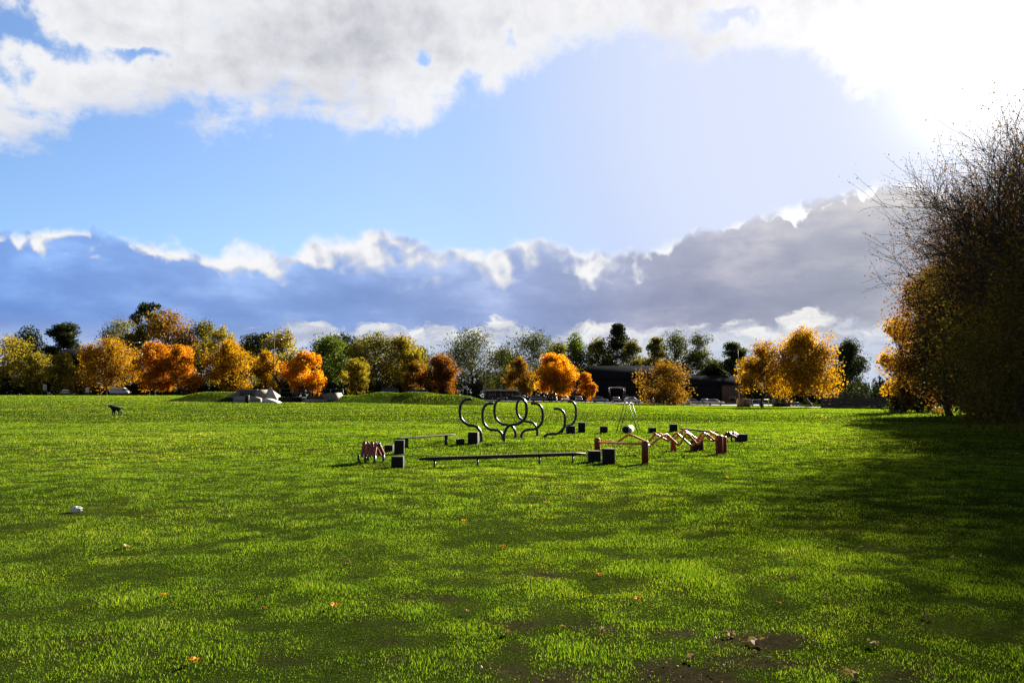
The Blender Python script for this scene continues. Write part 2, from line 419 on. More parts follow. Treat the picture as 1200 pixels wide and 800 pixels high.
    n1s = noise2(nt, shift(Pw, (.10, .16, 0)), 1.5, 5, .55, 0)
    nf = noise2(nt, warp(ae, 14, .03), 22, 9, .62, 0)
    e1 = edge([(0, 176), (80, 168), (150, 154), (300, 142), (340, 124), (430, 128), (490, 122), (560, 96), (625, 66), (700, 60), (770, 78), (825, 92), (900, 78), (960, 92), (1040, 112), (1120, 100), (1200, 90)])
    dn = M(nt, 'SUBTRACT', el, e1)
    dens = M(nt, 'ADD', M(nt, 'MINIMUM', M(nt, 'MULTIPLY', dn, 5.5), .33), M(nt, 'MULTIPLY_ADD', n1, .8, M(nt, 'MULTIPLY_ADD', b1, .40, M(nt, 'MULTIPLY_ADD', nf, .55, -.86))))
    hs = N(nt, 'ShaderNodeSeparateXYZ'); nt.links.new(warp(ae, 13, .11), hs.inputs[0]); hx, hy = hs.outputs[0], hs.outputs[1]
    for px, py, sx, sy, k in ((25, 35, .050, .032, .72), (170, 72, .04, .012, .46), (497, 60, .022, .024, .62), (560, 104, .03, .02, .25), (855, 22, .04, .012, .42), (590, 45, .02, .010, .3)):
        a_, e_ = azel(px, py)
        g = M(nt, 'ADD', M(nt, 'POWER', M(nt, 'DIVIDE', M(nt, 'SUBTRACT', hx, a_), sx), 2.0), M(nt, 'POWER', M(nt, 'DIVIDE', M(nt, 'SUBTRACT', hy, e_), sy), 2.0))
        dens = M(nt, 'SUBTRACT', dens, M(nt, 'MULTIPLY', M(nt, 'EXPONENT', M(nt, 'MULTIPLY', g, -1.0)), k))
    a1 = sstep(dens, -.03, .28)
    thick = M(nt, 'MULTIPLY_ADD', M(nt, 'SUBTRACT', n1s, n1), 1.5, M(nt, 'MULTIPLY_ADD', dens, .75, M(nt, 'MULTIPLY_ADD', nf, .5, -.12)))
    c1 = ramp(nt, thick, [(.12, lin(246, 246, 248)), (.34, lin(236, 236, 239)), (.62, lin(219, 219, 224)), (.95, lin(190, 191, 198))])
    c1 = mixc(nt, 1.0, c1, mixc(nt, near, (1, 1, 1), (1.5, 1.48, 1.45)), 'MULTIPLY')
    # unseen cloud overhead darkened to cut the fill light
    c1 = mixc(nt, 1.0, c1, ramp(nt, el, [(.50, (1, 1, 1)), (.80, (.26, .27, .30))]), 'MULTIPLY')
    col = mixc(nt, M(nt, 'MULTIPLY', a1, .97), col, c1)
    # --- lower bank
    e2 = edge([(0, 272), (50, 268), (150, 278), (240, 287), (330, 292), (370, 280), (430, 274), (500, 280), (545, 284), (575, 298), (615, 282), (660, 284), (692, 298), (720, 294), (780, 280), (850, 264), (900, 250), (945, 243), (980, 226), (1015, 213), (1060, 213), (1120, 222), (1200, 235)])
    aw = warp(ae, 20, .022)
    bl = billow(aw, 13, 2.0, .42, .3); fine = noise2(nt, aw, 30, 6, .52)
    blU = billow(shift(aw, (.006, .012, 0)), 13, 2.0, .42, .3)
    dp = M(nt, 'SUBTRACT', e2, el)
    dp = M(nt, 'ADD', dp, M(nt, 'MULTIPLY_ADD', bl, .055, M(nt, 'MULTIPLY_ADD', fine, .026, -.050)))
    a2 = sstep(dp, -.003, .014)
    body = ramp(nt, azn.outputs[0], [(.12, lin(118, 156, 222)), (.36, lin(138, 166, 220)), (.50, lin(152, 170, 214)), (.62, lin(156, 161, 187)), (.80, lin(170, 173, 186)), (.9, lin(190, 190, 198))])
    bn = noise2(nt, vec(az, M(nt, 'MULTIPLY', el, 2.6)), 8, 8, .58, .3)
    body = mixc(nt, 1.0, body, ramp(nt, bn, [(.25, (.80, .83, .88)), (.5, (1.0, 1.0, 1.0)), (.75, (1.45, 1.36, 1.22))]), 'MULTIPLY')
    # darker flat base of the bank, lighter shoulder
    body = mixc(nt, 1.0, body, mixc(nt, sstep(dp, .0, .085), (1.36, 1.32, 1.22), (.98, .99, 1.0)), 'MULTIPLY')
    rimw = edge([(0, 452), (200, 448), (300, 444), (380, 436), (480, 432), (580, 436), (640, 440), (720, 446), (800, 455), (1060, 457), (1200, 457)])
    rr = M(nt, 'DIVIDE', M(nt, 'ADD', dp, M(nt, 'MULTIPLY_ADD', M(nt, 'SUBTRACT', bl, blU), .12, M(nt, 'MULTIPLY_ADD', fine, -.05, .022))), M(nt, 'MAXIMUM', rimw, .004))
    rim = M(nt, 'SUBTRACT', 1.0, sstep(rr, .35, 1.25))
    rimc = mixc(nt, near, mixc(nt, sstep(rr, .0, .8), lin(248, 248, 250), lin(214, 217, 228)), lin(255, 255, 255, 1.5))
    c2 = mixc(nt, rim, body, rimc)
    # bright broken cloud low over the trees
    lv = warp(vec(M(nt, 'MULTIPLY', az, 1.0), M(nt, 'MULTIPLY', el, 1.8), 1.7), 22, .06)
    low = noise2(nt, lv, 13, 10, .6, 0)
    azw = sstep(az, rad(-32), rad(-9)); ew = M(nt, 'SUBTRACT', 1.0, sstep(el, rad(4.2), rad(7.6)))
    lowm = sstep(M(nt, 'ADD', low, M(nt, 'MULTIPLY', M(nt, 'SUBTRACT', M(nt, 'MULTIPLY', ew, azw), 1.0), .5)), .33, .47)
    lowc = ramp(nt, noise2(nt, shift(lv, (.01, .03, 3.3)), 20, 8, .62), [(.34, lin(172, 178, 200)), (.52, lin(222, 224, 228)), (.66, lin(252, 250, 246))])
    c2 = mixc(nt, M(nt, 'MULTIPLY', lowm, .92), c2, lowc)
    strip = M(nt, 'MULTIPLY', M(nt, 'SUBTRACT', 1.0, sstep(el, rad(2.2), rad(5.6))), .78)
    c2 = mixc(nt, strip, c2, lin(200, 212, 234))
    col = mixc(nt, a2, col, c2)
    # sky behind the viewer dimmed to cut the fill light
    col = mixc(nt, 1.0, col, mixc(nt, sstep(y, -.5, .35), (.30, .32, .36), (1, 1, 1)), 'MULTIPLY')
    # glare of the veiled sun
    gl2 = M(nt, 'MULTIPLY', M(nt, 'POWER', sdot, 80.0), .32)
    col = mixc(nt, gl2, col, lin(255, 253, 250, 1.15))
    gl = M(nt, 'MULTIPLY', M(nt, 'POWER', sdot, 330.0), .97)
    col = mixc(nt, gl, col, lin(255, 253, 248, 2.2))
    nt.links.new(col, bg.inputs['Color'])
BLUE = (1.0, 1.0, 1.0)
build_sky()

# ------------------------------------------------------------------ ground sheet
def axis(dense, step, lim, grow):
    a = [dense[0]]
    while a[-1] < dense[1]: a.append(a[-1] + step)
    s = step
    while a[-1] < lim[1]: s *= grow; a.append(a[-1] + s)
    s = step; lo = [dense[0]]
    while lo[-1] > lim[0]: s *= grow; lo.append(lo[-1] - s)
    return np.array(lo[:0:-1] + a)
def build_ground():
    xs = axis((-7, 8), .11, (-2500, 2500), 1.035); ys = axis((2.4, 13), .11, (-900, 4000), 1.02)
    X, Y = np.meshgrid(xs, ys); Z = gz(X, Y)
    nx, ny = len(xs), len(ys)
    i = np.arange(ny - 1)[:, None] * nx + np.arange(nx - 1)[None, :]
    q = np.stack([i, i + 1, i + nx + 1, i + nx], -1).reshape(-1, 4)
    me = np_mesh('ground', np.stack([X, Y, Z], -1).reshape(-1, 3), [q], True)
    a = me.attributes.new('soil', 'FLOAT', 'POINT'); a.data.foreach_set('value', soil(X, Y).ravel().astype(np.float32))
    o = link('ground', me, GROUNDM); tag(o, kind='structure')
build_ground()

def blades(rng, n, y0, y1, hw, wid, hgt, segs, grow=0.0):
    """n blades over the part of the lawn the photo can see between two distances"""
    a0, a1 = (y0 * .8 if y0 > 5 else y0), (y1 * 1.2 if y1 < 100 else y1)
    y = np.sqrt(rng.uniform(a0 ** 2, a1 ** 2, int(n * (a1 ** 2 - a0 ** 2) / (y1 ** 2 - y0 ** 2)))); n = len(y)
    pk = (np.clip((y / y0 - .8) / .4, 0, 1) if y0 > 5 else 1.0) * (np.clip((1.2 - y / y1) / .4, 0, 1) if y1 < 100 else 1.0)
    y = y[rng.random(n) < pk]; n = len(y)
    x = rng.uniform(-1, 1, n) * (y * hw + 2.6)
    s = soil(x, y)
    tuft = fbm(x / .35, y / .35, 40, 3)
    keep = rng.random(n) > s * .97 + np.clip(.53 - tuft, 0, 1) * .95 * np.clip(1.35 - y / 14, .1, 1)
    x, y, s, tuft = x[keep], y[keep], s[keep], tuft[keep]; n = len(x)
    z = gz(x, y) - .004
    k = 1 + grow * np.clip((y - y0) / (y1 - y0), 0, 1.2)
    h = hgt * k ** .3 * rng.uniform(.5, 1.3, n) * (.42 + 1.35 * np.clip((tuft - .30) * 2.0, 0, 1.2) * (.55 + .9 * fbm(x / 1.3, y / 1.3, 77, 2))) * (1 - .5 * s)
    w = wid * k * rng.uniform(.7, 1.3, n)
    a = rng.uniform(0, 2 * np.pi, n); b = rng.uniform(0, 2 * np.pi, n)
    lean = h * rng.uniform(.05, .6 if y0 > 9 else .8, n)
    wx, wy = np.cos(a) * w / 2, np.sin(a) * w / 2
    lx, ly = np.cos(b) * lean, np.sin(b) * lean
    base = np.stack([x, y, z], -1); W = np.stack([wx, wy, wx * 0], -1)
    tip = base + np.stack([lx, ly, h], -1)
    if segs == 1:
        V = np.stack([base - W, base + W, tip], 1).reshape(-1, 3)
        t = np.arange(n)[:, None] * 3 + np.array([0, 1, 2]); return V, None, t
    mid = base + np.stack([lx * .33, ly * .33, h * .6], -1)
    V = np.stack([base - W, base + W, mid + W * .75, mid - W * .75, tip], 1).reshape(-1, 3)
    i = np.arange(n)[:, None] * 5
    return V, i + np.array([0, 1, 2, 3]), i + np.array([3, 2, 4])
def build_grass():
    rng = np.random.default_rng(5); mb = MB()
    for args in ((560000, 2.6, 9, .95, .0026, .0185, 2), (560000, 9, 20, .95, .0048, .023, 1, .7), (490000, 20, 45, .95, .012, .036, 1, .6), (620000, 45, 175, .95, .032, .042, 1, 2.0)):
        V, q, t = blades(rng, *args); mb.add(V, q, t)
    o = mb.build('grass', GRASSM); tag(o, 'short green lawn grass with thin worn patches', 'grass', kind='stuff')
build_grass()
def build_litter():
    """dead leaf bits and bright clover heads, far too many to count"""
    rng = np.random.default_rng(11); n = 1500
    y = np.sqrt(rng.uniform(9, 26 ** 2, n)); x = rng.uniform(-.6, 1.0, n) * (y * .7 + 1)
    sx, sy = rng.uniform(-2.5, 3.5, 2600), rng.uniform(3.6, 8, 2600); k_ = soil(sx, sy) > .35; x, y = np.concatenate([x, sx[k_]]), np.concatenate([y, sy[k_]]); n = len(x)
    keep = (rng.random(n) < np.clip(.25 + x / (y * .7), .05, 1)) | (np.arange(n) >= 1500); x, y = x[keep], y[keep]; n = len(x)
    z = gz(x, y) + rng.uniform(.006, .034, n)
    s = rng.uniform(.008, .022, n) * (1 + y / 40) * np.where(np.hypot(x, y) < 9, .5, 1)
    C = np.stack([x, y, z], -1)
    a = rng.normal(size=(n, 3)); a[:, 2] *= .5; a /= np.linalg.norm(a, axis=1)[:, None]
    b = rng.normal(size=(n, 3)); b[:, 2] *= .5; b -= a * (a * b).sum(1)[:, None]; b /= np.linalg.norm(b, axis=1)[:, None]
    a *= s[:, None]; b *= s[:, None] * .6
    V = np.stack([C - a, C - b, C + a + b * .2, C + b], 1).reshape(-1, 3)
    q = np.arange(n)[:, None] * 4 + np.array([0, 1, 2, 3])
    o = link('leaf_litter', np_mesh('leaf_litter', V, [q]), FLEAFP); tag(o, 'tiny scraps of dry pale leaf scattered through the grass', 'leaf litter', kind='stuff')
build_litter()

# ------------------------------------------------------------------ trees
def leaf_cards(rng, C, sig, n, size, flat=0.0):
    """n leaf-shaped faces spread round each clump centre C with spread sig (k,3)"""
    C = np.repeat(C, n, 0); sg = np.repeat(sig, n, 0)
    r = rng.normal(size=C.shape); r /= np.maximum(1, np.linalg.norm(r, axis=1) / 1.7)[:, None]
    P = C + r * sg; m = len(P)
    a = rng.normal(size=(m, 3)); a[:, 2] *= (1 - flat * .7); a /= np.linalg.norm(a, axis=1)[:, None]
    b = rng.normal(size=(m, 3)); b[:, 2] *= (1 - flat * .7); b -= a * (a * b).sum(1)[:, None]; b /= np.linalg.norm(b, axis=1)[:, None]
    s = size * rng.uniform(.55, 1.35, m)
    a *= s[:, None] * .62; b *= s[:, None] * .42
    V = np.stack([P - a, P - b * .9 + a * .1, P + a, P + b * 1.1], 1).reshape(-1, 3)
    return V, np.arange(m)[:, None] * 4 + np.array([0, 1, 2, 3])
def bent(rng, p, q, k=4, sag=.12):
    p, q = np.array(p), np.array(q); L = np.linalg.norm(q - p)
    t = np.linspace(0, 1, k + 1)[:, None]
    P = p + (q - p) * t; P[1:-1] += rng.normal(size=(k - 1, 3)) * L * .045
    P[:, 2] += (t[:, 0] * (1 - t[:, 0])) * L * sag
    return P
def twig(mb, rng, p, d, L, r, lev, tips, spread=.55):
    d = np.array(d, float); d /= np.linalg.norm(d)
    P = [np.array(p, float)]; n = 4
    for i in range(n):
        d = d + rng.normal(size=3) * .13 + np.array((0, 0, .03)); d /= np.linalg.norm(d); P.append(P[-1] + d * L / n)
    mb.tube(P, np.linspace(max(r, .007), max(r * .45, .006), n + 1), 5 if r > .05 else 3, False)
    if lev == 0: tips.append(P[-1]); tips.append(P[2]); return
    for k in range(5 if lev > 1 else 6):
        i = rng.integers(1, n + 1); t = rng.normal(size=3); t -= d * t.dot(d); t /= np.linalg.norm(t)
        dd = d * rng.uniform(.5, 1.0) + t * spread * rng.uniform(.7, 1.4) + np.array((0, 0, .12))
        twig(mb, rng, P[i], dd, L * rng.uniform(.55, .9), r * .55, lev - 1, tips, spread)

def tree(name, label, px, top, w, D, style, leaf, cb=.22, ncl=60, nl=45, size=.42, group='trees along the far edge of the park', cat='tree', seed=None, bark=BARK, x=None, H=None, R=None, lean=0.0):
    seed = seed if seed is not None else int(px * 7 + top * 13)
    rng = np.random.default_rng(abs(seed))
    base = stand(px, D) if x is None else Vector((x, D, float(gz(x, D))))
    if H is None: H = at(px, top, D).z - base.z
    if R is None: R = w / 2 / F * D
    if style in ('round', 'open'): R *= 1.12
    if 180 < D < 216: cb = max(cb, .2); size *= .78; nl = int(nl * 1.5)
    if D > 140:
        nl = int(nl * 1.7); ncl = int(ncl * 1.35); R *= 1.22 if D > 235 else 1.04
        if D > 235: size *= 1.12
    root = thing(name, label, cat, base - Vector((0, 0, .05)), 0, group)
    tr = MB(); cr = MB()
    tw = max(.12, H * .018)
    lz = cb * H
    def lump(a, e): return 1 + .26 * math.sin(2.3 * a + seed) * math.cos(2 * e + seed * .7) + .20 * math.sin(5 * a + 3 * e + seed * 1.3)
    C, sg = [], []
    if style in ('round', 'open', 'multi'):
        nb = int(rng.integers(7, 11)); B = []
        for b_ in range(nb):
            a = b_ * 2.4 + rng.normal() * .5; zz = (b_ + .5) / nb * .78 + rng.uniform(-.08, .12); wr = math.sin(math.pi * min(.93, .16 + zz * .80)) * rng.uniform(.42, .78)
            B.append((math.cos(a) * wr * R, math.sin(a) * wr * R, lz + (H - lz) * zz, R * rng.uniform(.30, .50) * (1.0 - .25 * zz)))
        B.append((0, 0, lz + (H - lz) * .80, R * .34)); B.append((rng.normal() * R * .1, rng.normal() * R * .1, lz + (H - lz) * .45, R * .55))
        wts = np.array([b[3] ** 2 for b in B]); wts /= wts.sum()
        for i in range(int(ncl * 1.15)):
            b = B[rng.choice(len(B), p=wts)]; v = rng.normal(size=3); v /= np.linalg.norm(v); v[2] = v[2] * .9 + .12; q = b[3] * rng.uniform(.2, 1.05)
            C.append((b[0] + v[0] * q + lean * R, b[1] + v[1] * q, min(H * .985, max(lz * .9, b[2] + v[2] * q)))); k = R * rng.uniform(.08, .19)
            sg.append((k, k, k * rng.uniform(.6, 1.3)))
        for i in range(ncl // 7):
            a = rng.uniform(0, 2 * math.pi); hr = R * rng.uniform(0, .45); k = R * rng.uniform(.06, .14)
            C.append((math.cos(a) * hr + lean * R, math.sin(a) * hr, lz + (H - lz) * (.97 - .5 * (hr / R) ** 2 - rng.uniform(0, .12)))); sg.append((k, k, k * 1.3))
    elif style == 'column':
        for i in range(ncl):
            t = rng.random(); a = rng.uniform(0, 6.28); rr = R * (1 - t ** 2.2) ** .6 * rng.uniform(.4, 1)
            C.append((math.cos(a) * rr, math.sin(a) * rr, lz + (H - lz) * t * .96)); k = R * .22; sg.append((k, k, k * 1.6))
    elif style == 'conifer':
        for i in range(ncl):
            t = rng.random() ** 1.25; a = rng.uniform(0, 6.28); rr = R * (1 - t) ** .85 * rng.uniform(.35, 1.0) * (1 + .25 * math.sin(t * 34))
            C.append((math.cos(a) * rr, math.sin(a) * rr, lz + (H - lz) * t * .98 - rr * .12)); k = R * (.10 + .12 * (1 - t)); sg.append((k * 1.4, k * 1.4, k * .6))
    elif style == 'cedar':
        nt_ = 9
        for j in range(nt_):
            t = (j + .5) / nt_; zt = lz + (H - lz) * t
            for b_ in range(3):
                a = rng.uniform(0, 6.28); rad_ = R * (1.0 - .45 * t) * rng.uniform(.45, 1.0)
                for i in range(max(2, ncl // (nt_ * 3) + 2)):
                    f = rng.uniform(.25, 1)
                    C.append((math.cos(a) * rad_ * f + rng.normal() * R * .1, math.sin(a) * rad_ * f + rng.normal() * R * .1, zt + rng.normal() * H * .02 + f * H * .03 + (b_ - 1) * H * .03))
                    k = R * .17; sg.append((k, k, k * .45))
    elif style == 'pine':
        for i in range(ncl):
            a = rng.uniform(0, 6.28); t = rng.uniform(.0, 1); rr = R * rng.uniform(.2, 1) * (.55 + .6 * math.sin(math.pi * min(.95, t * .8 + .15))) * lump(a, t * 2)
            C.append((math.cos(a) * rr, math.sin(a) * rr, lz + (H - lz) * t * .95)); k = R * .2; sg.append((k, k, k * .55))
    # trunk and limbs
    if style == 'multi':
        stems = [(math.cos(a) * R * .35, math.sin(a) * R * .35) for a in rng.uniform(0, 6.28, 6)]
        top_ = []
        for sx, sy in stems:
            P = bent(rng, (sx * .25, sy * .25, 0), (sx * 1.2, sy * 1.2, H * rng.uniform(.6, .85)), 6, 0); tr.tube(P, (tw * .5, tw * .12), 6); top_.append(P)
        trunkP = top_
    elif style == 'bare':
        trunkP = [bent(rng, (0, 0, 0), (rng.normal() * R * .08, rng.normal() * R * .08, H * .5), 6, 0)]
        tr.tube(trunkP[0], (tw, tw * .6), 8)
        tips = []
        near = size < .3
        for k in range((48 if 20 < base.x < 27 else 40) if near else 13):
            p = trunkP[0][min(6, 2 + k // (13 if near else 3))]; a = k * 2.4 + rng.normal() * .3; u = (.28 + .80 * k / (48 if 20 < base.x < 27 else 40) if near else .10 + .04 * k) + rng.uniform(0, .25)
            if near and base.x > 30 and k % 3 == 0: continue
            if near and base.x < 24: p = trunkP[0][4 + k % 3]; u = .30 + .8 * (k % 11) / 10; 
            if near and base.x < 24 and k > (15 if base.x < 22 else 21): break
            d = np.array((math.cos(a) * R, math.sin(a) * R, H * .5 * min(u, 1.05))); twig(cr, rng, p, d, np.linalg.norm(d) * (.46 if near else .5), tw * (.24 if near else .35), 3 if near else 2, tips, .62)
        C = tips; sg = [(R * .05,) * 3] * len(tips)
    else:
        fr = {'conifer': .97, 'column': .9, 'cedar': .93, 'pine': .9}.get(style, .62)
        P = bent(rng, (0, 0, 0), (lean * R * .5 + rng.normal() * R * .05, rng.normal() * R * .05, H * fr), 8, 0)
        tr.tube(P, np.concatenate([[tw * 1.5, tw * 1.05], np.linspace(tw, tw * .22, 7)]), 8); trunkP = [P]
    C = np.array(C); sg = np.array(sg)
    if style != 'bare':
        for c in C:
            P = trunkP[rng.integers(len(trunkP))]; hz = max(lz * .75, c[2] - np.hypot(c[0], c[1]) * rng.uniform(.5, 1.2)) if style not in ('cedar', 'conifer') else c[2] - .02 * H
            i = int(np.argmin(abs(P[:, 2] - hz))); i = max(1, i)
            tr.tube(bent(rng, P[i], c, 3), (tw * .2, tw * .05), 3, False)
            if style in ('open',):
                for _ in range(3): tr.tube(bent(rng, c * .75 + P[i] * .25, c + rng.normal(size=3) * R * .22, 3), (tw * .08, tw * .03), 3, False)
    V, q = leaf_cards(rng, C, sg, nl, size, .6 if style in ('cedar',) else 0)
    tr.build('trunk', bark, root, True)
    if style == 'bare':
        cr.build('branches', bark, root)
        if nl: link('crown', np_mesh('crown', V, [q]), LEAF[leaf], root)
    else:
        link('crown', np_mesh('crown', V, [q]), LEAF[leaf], root)
    return root

FG = 'trees along the far edge of the park'
T = tree
# far background, left to right
T('broadleaf_tree', 'yellow olive tree at the far left end of the tree line', 10, 397, 66, 240, 'round', 'yellow', .1)
T('conifer_tree', 'dark conifer with a pointed crown beside the cedar', 30, 390, 40, 268, 'column', 'dark', .1, 70, 50, .5)
T('cedar_tree', 'dark cedar with flat layered branches left of the golden tree', 71, 382, 44, 270, 'cedar', 'dark', .12, 110, 60, .45)
T('broadleaf_tree', 'low yellow green tree in front of the dark conifer', 42, 414, 44, 232, 'round', 'yellow', .15)
T('broadleaf_tree', 'small yellow tree in front of the cedar', 73, 414, 34, 226, 'round', 'yellow', .18)
T('maple_tree', 'golden orange rounded tree beside the parked white van', 124, 400, 66, 214, 'round', 'gold', .14, 90, 50)
T('broadleaf_tree', 'tall thin pale grey green tree behind the golden tree', 139, 372, 46, 262, 'open', 'pale', .3, 55, 28, .4)
T('pine_tree', 'tall dark pine rising above every other tree', 172, 355, 30, 282, 'pine', 'dark', .62, 40, 60, .5)
T('broadleaf_tree', 'large brown olive tree below the tall dark pine', 196, 369, 74, 255, 'round', 'brown', .12, 90, 60, .45)
T('broadleaf_tree', 'dull olive tree between the pale tree and the orange maple', 160, 386, 40, 245, 'round', 'olive', .1)
T('maple_tree', 'broad orange maple left of its orange twin', 182, 404, 52, 206, 'round', 'orange', .16, 85, 50)
T('maple_tree', 'orange maple right of its twin behind the grass bank', 212, 407, 46, 204, 'round', 'orange', .16, 80, 50)
T('broadleaf_tree', 'tall olive tree with a ragged top behind the orange maples', 236, 377, 46, 258, 'open', 'olive', .15, 80, 45)
T('broadleaf_tree', 'yellowish olive tree behind the golden maple near the skate ramps', 260, 384, 40, 252, 'open', 'yellow', .15, 70, 40)
T('maple_tree', 'golden orange maple behind the concrete skate ramps', 268, 402, 58, 208, 'round', 'gold', .14, 90, 50)
T('bare_tree', 'thin leafless tree standing between olive tree and dark pine', 283, 386, 30, 258, 'bare', 'twig', .3, 0, 0, .5)
T('pine_tree', 'dark flat topped pine left of the tall mast', 302, 390, 34, 262, 'pine', 'dark', .55, 34, 60, .45)
T('broadleaf_tree', 'olive yellow tree behind the tall mast', 330, 387, 46, 250, 'round', 'yellow', .12, 70, 45)
T('broadleaf_tree', 'low golden olive tree at the foot of the tall mast', 312, 410, 36, 222, 'round', 'gold', .1)
T('maple_tree', 'bright orange rounded maple beside a green tree', 355, 414, 44, 204, 'round', 'bright', .16, 85, 52)
T('broadleaf_tree', 'dark green broad tree behind the bright orange maple', 384, 398, 60, 246, 'round', 'green', .08, 90, 55, .45)
T('pine_tree', 'dark pine with a broken crown behind the green tree', 396, 389, 38, 268, 'pine', 'dark', .5, 36, 60, .45)
T('broadleaf_tree', 'small yellow olive tree in front of the green tree', 415, 422, 36, 208, 'round', 'yellow', .12, 60, 45)
T('broadleaf_tree', 'large olive green tree near the middle of the left half', 440, 393, 66, 244, 'round', 'olive', .08, 90, 50)
T('broadleaf_tree', 'olive tree with brownish top left of the rust tree', 472, 394, 48, 240, 'round', 'yellow', .08, 75, 50)
T('broadleaf_tree', 'low olive brown tree left of the rust topped tree', 487, 425, 36, 212, 'round', 'brown', .1)
T('bare_tree', 'leafless grey tree behind the rust topped tree', 504, 401, 40, 262, 'bare', 'twig', .3, 0, 0, .5)
T('maple_tree', 'rust red topped tree with dark lower leaves', 516, 418, 48, 206, 'round', 'rust', .1, 85, 55)
T('broadleaf_tree', 'wide dark open crowned tree left of the floodlight mast', 553, 391, 80, 246, 'open', 'drab', .2, 90, 34, .42)
T('broadleaf_tree', 'brown orange tree between dark tree and brightest orange maple', 609, 421, 36, 205, 'round', 'brown', .12)
T('broadleaf_tree', 'dark open crowned tree above the brightest orange maple', 628, 391, 64, 250, 'open', 'drab', .2, 70, 34, .42)
T('maple_tree', 'brightest orange maple beside the car park', 647, 418, 48, 190, 'round', 'bright', .16, 95, 60, .4)
T('maple_tree', 'small orange red tree left of the black hall', 686, 437, 22, 192, 'round', 'orange', .2, 45, 45, .32)
T('conifer_tree', 'green columnar conifer behind the small orange tree', 675, 398, 34, 254, 'column', 'green', .05, 70, 50, .45)
T('broadleaf_tree', 'open olive tree left of the tall dark spire conifer', 701, 397, 38, 262, 'open', 'olive', .1, 70, 45)
T('conifer_tree', 'tall dark spire conifer rising behind the black hall', 725, 378, 44, 266, 'conifer', 'dark', .1, 95, 50, .45)
T('broadleaf_tree', 'olive tree right of the tall dark spire conifer', 742, 398, 36, 262, 'round', 'olive', .1, 60, 45)
T('conifer_tree', 'dark broad conifer behind the brown multi stemmed tree', 770, 392, 46, 258, 'conifer', 'olive', .05, 90, 50, .45)
T('broadleaf_tree', 'dark feathery tree with gaps right of the broad conifer', 794, 389, 46, 256, 'open', 'drab', .15, 70, 34, .4)
T('broadleaf_tree', 'thin dark see through tree behind the low roof', 820, 390, 36, 256, 'open', 'drab', .2, 48, 28, .38)
T('shrub_tree', 'brown multi stemmed tree at the edge of the car park', 781, 427, 70, 172, 'multi', 'brown', .08, 80, 34, .32, bark=BARKP)
T('cedar_tree', 'dark layered tree left of the golden pair', 863, 405, 36, 240, 'cedar', 'drab', .25, 90, 50, .4)
T('maple_tree', 'thin golden tree left of the large golden brown one', 893, 403, 60, 152, 'open', 'gold', .22, 75, 40, .3)
T('maple_tree', 'large golden brown tree in front of the right hand fence', 944, 390, 84, 148, 'round', 'gold', .22, 130, 55, .3)
T('broadleaf_tree', 'dark round tree behind the long white fascia roof', 997, 402, 52, 196, 'round', 'dark', .1, 90, 60, .38)
T('broadleaf_tree', 'dark low tree behind the hall and its lower wing', 838, 425, 40, 262, 'round', 'dark', .05, 60, 50, .45)

T('broadleaf_tree', 'dull olive tree filling the gap left of the large olive green one', 419, 400, 50, 272, 'round', 'olive', .05, 70, 50)
T('broadleaf_tree', 'drab tree behind the low olive brown tree', 492, 407, 50, 270, 'round', 'drab', .05, 70, 50)
T('broadleaf_tree', 'drab low tree between the two dark open crowned trees', 590, 409, 48, 274, 'round', 'drab', .05, 70, 50)
T('broadleaf_tree', 'dark olive tree behind the small orange red tree', 655, 402, 50, 276, 'round', 'olive', .05, 70, 50)
T('broadleaf_tree', 'drab tree behind the layered tree and golden pair', 880, 420, 60, 262, 'round', 'drab', .05, 70, 50)
T('broadleaf_tree', 'dark tree behind the trunks of the golden pair', 925, 430, 60, 252, 'round', 'dark', .05, 70, 50)
T('broadleaf_tree', 'olive tree behind the golden maple near the mast', 290, 402, 46, 274, 'round', 'olive', .05, 70, 50)
T('broadleaf_tree', 'dark olive tree behind house roof and golden tree', 105, 418, 46, 284, 'round', 'dark', .05, 70, 50)

for px, top, w, lf, lab in ((-45, 398, 70, 'yellow', 'yellow olive tree just past the left edge'), (-115, 384, 80, 'brown', 'tall brown tree well past the left edge'), (-190, 400, 76, 'olive', 'olive tree far past the left edge'), (-270, 392, 80, 'gold', 'golden tree farthest past the left edge')):
    T('broadleaf_tree', lab, px, top, w, 246, 'round', lf, .08, 70, 45)

# the trees along the right side, nearer
RG = 'trees along the right side of the lawn'
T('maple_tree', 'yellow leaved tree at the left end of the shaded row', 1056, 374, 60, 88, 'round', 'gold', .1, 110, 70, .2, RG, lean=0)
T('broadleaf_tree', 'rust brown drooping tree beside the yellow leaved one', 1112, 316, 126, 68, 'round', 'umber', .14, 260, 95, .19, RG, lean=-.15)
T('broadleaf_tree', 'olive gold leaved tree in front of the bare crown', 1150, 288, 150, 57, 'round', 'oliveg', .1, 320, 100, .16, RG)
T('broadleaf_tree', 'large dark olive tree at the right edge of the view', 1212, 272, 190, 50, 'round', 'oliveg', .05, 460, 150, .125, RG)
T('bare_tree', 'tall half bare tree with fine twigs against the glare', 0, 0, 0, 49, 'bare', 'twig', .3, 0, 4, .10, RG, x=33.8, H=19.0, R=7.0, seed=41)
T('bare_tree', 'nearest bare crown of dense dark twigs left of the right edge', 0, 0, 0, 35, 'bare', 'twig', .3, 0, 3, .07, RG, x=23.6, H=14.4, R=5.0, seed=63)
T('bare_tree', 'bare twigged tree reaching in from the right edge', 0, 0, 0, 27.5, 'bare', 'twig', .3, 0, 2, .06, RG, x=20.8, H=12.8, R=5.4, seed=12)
T('broadleaf_tree', 'olive gold tree leaning in at the right edge nearest the viewer', 0, 0, 0, 32, 'round', 'oliveg', .07, 460, 190, .095, RG, x=27.0, H=11.2, R=7.4, seed=31)
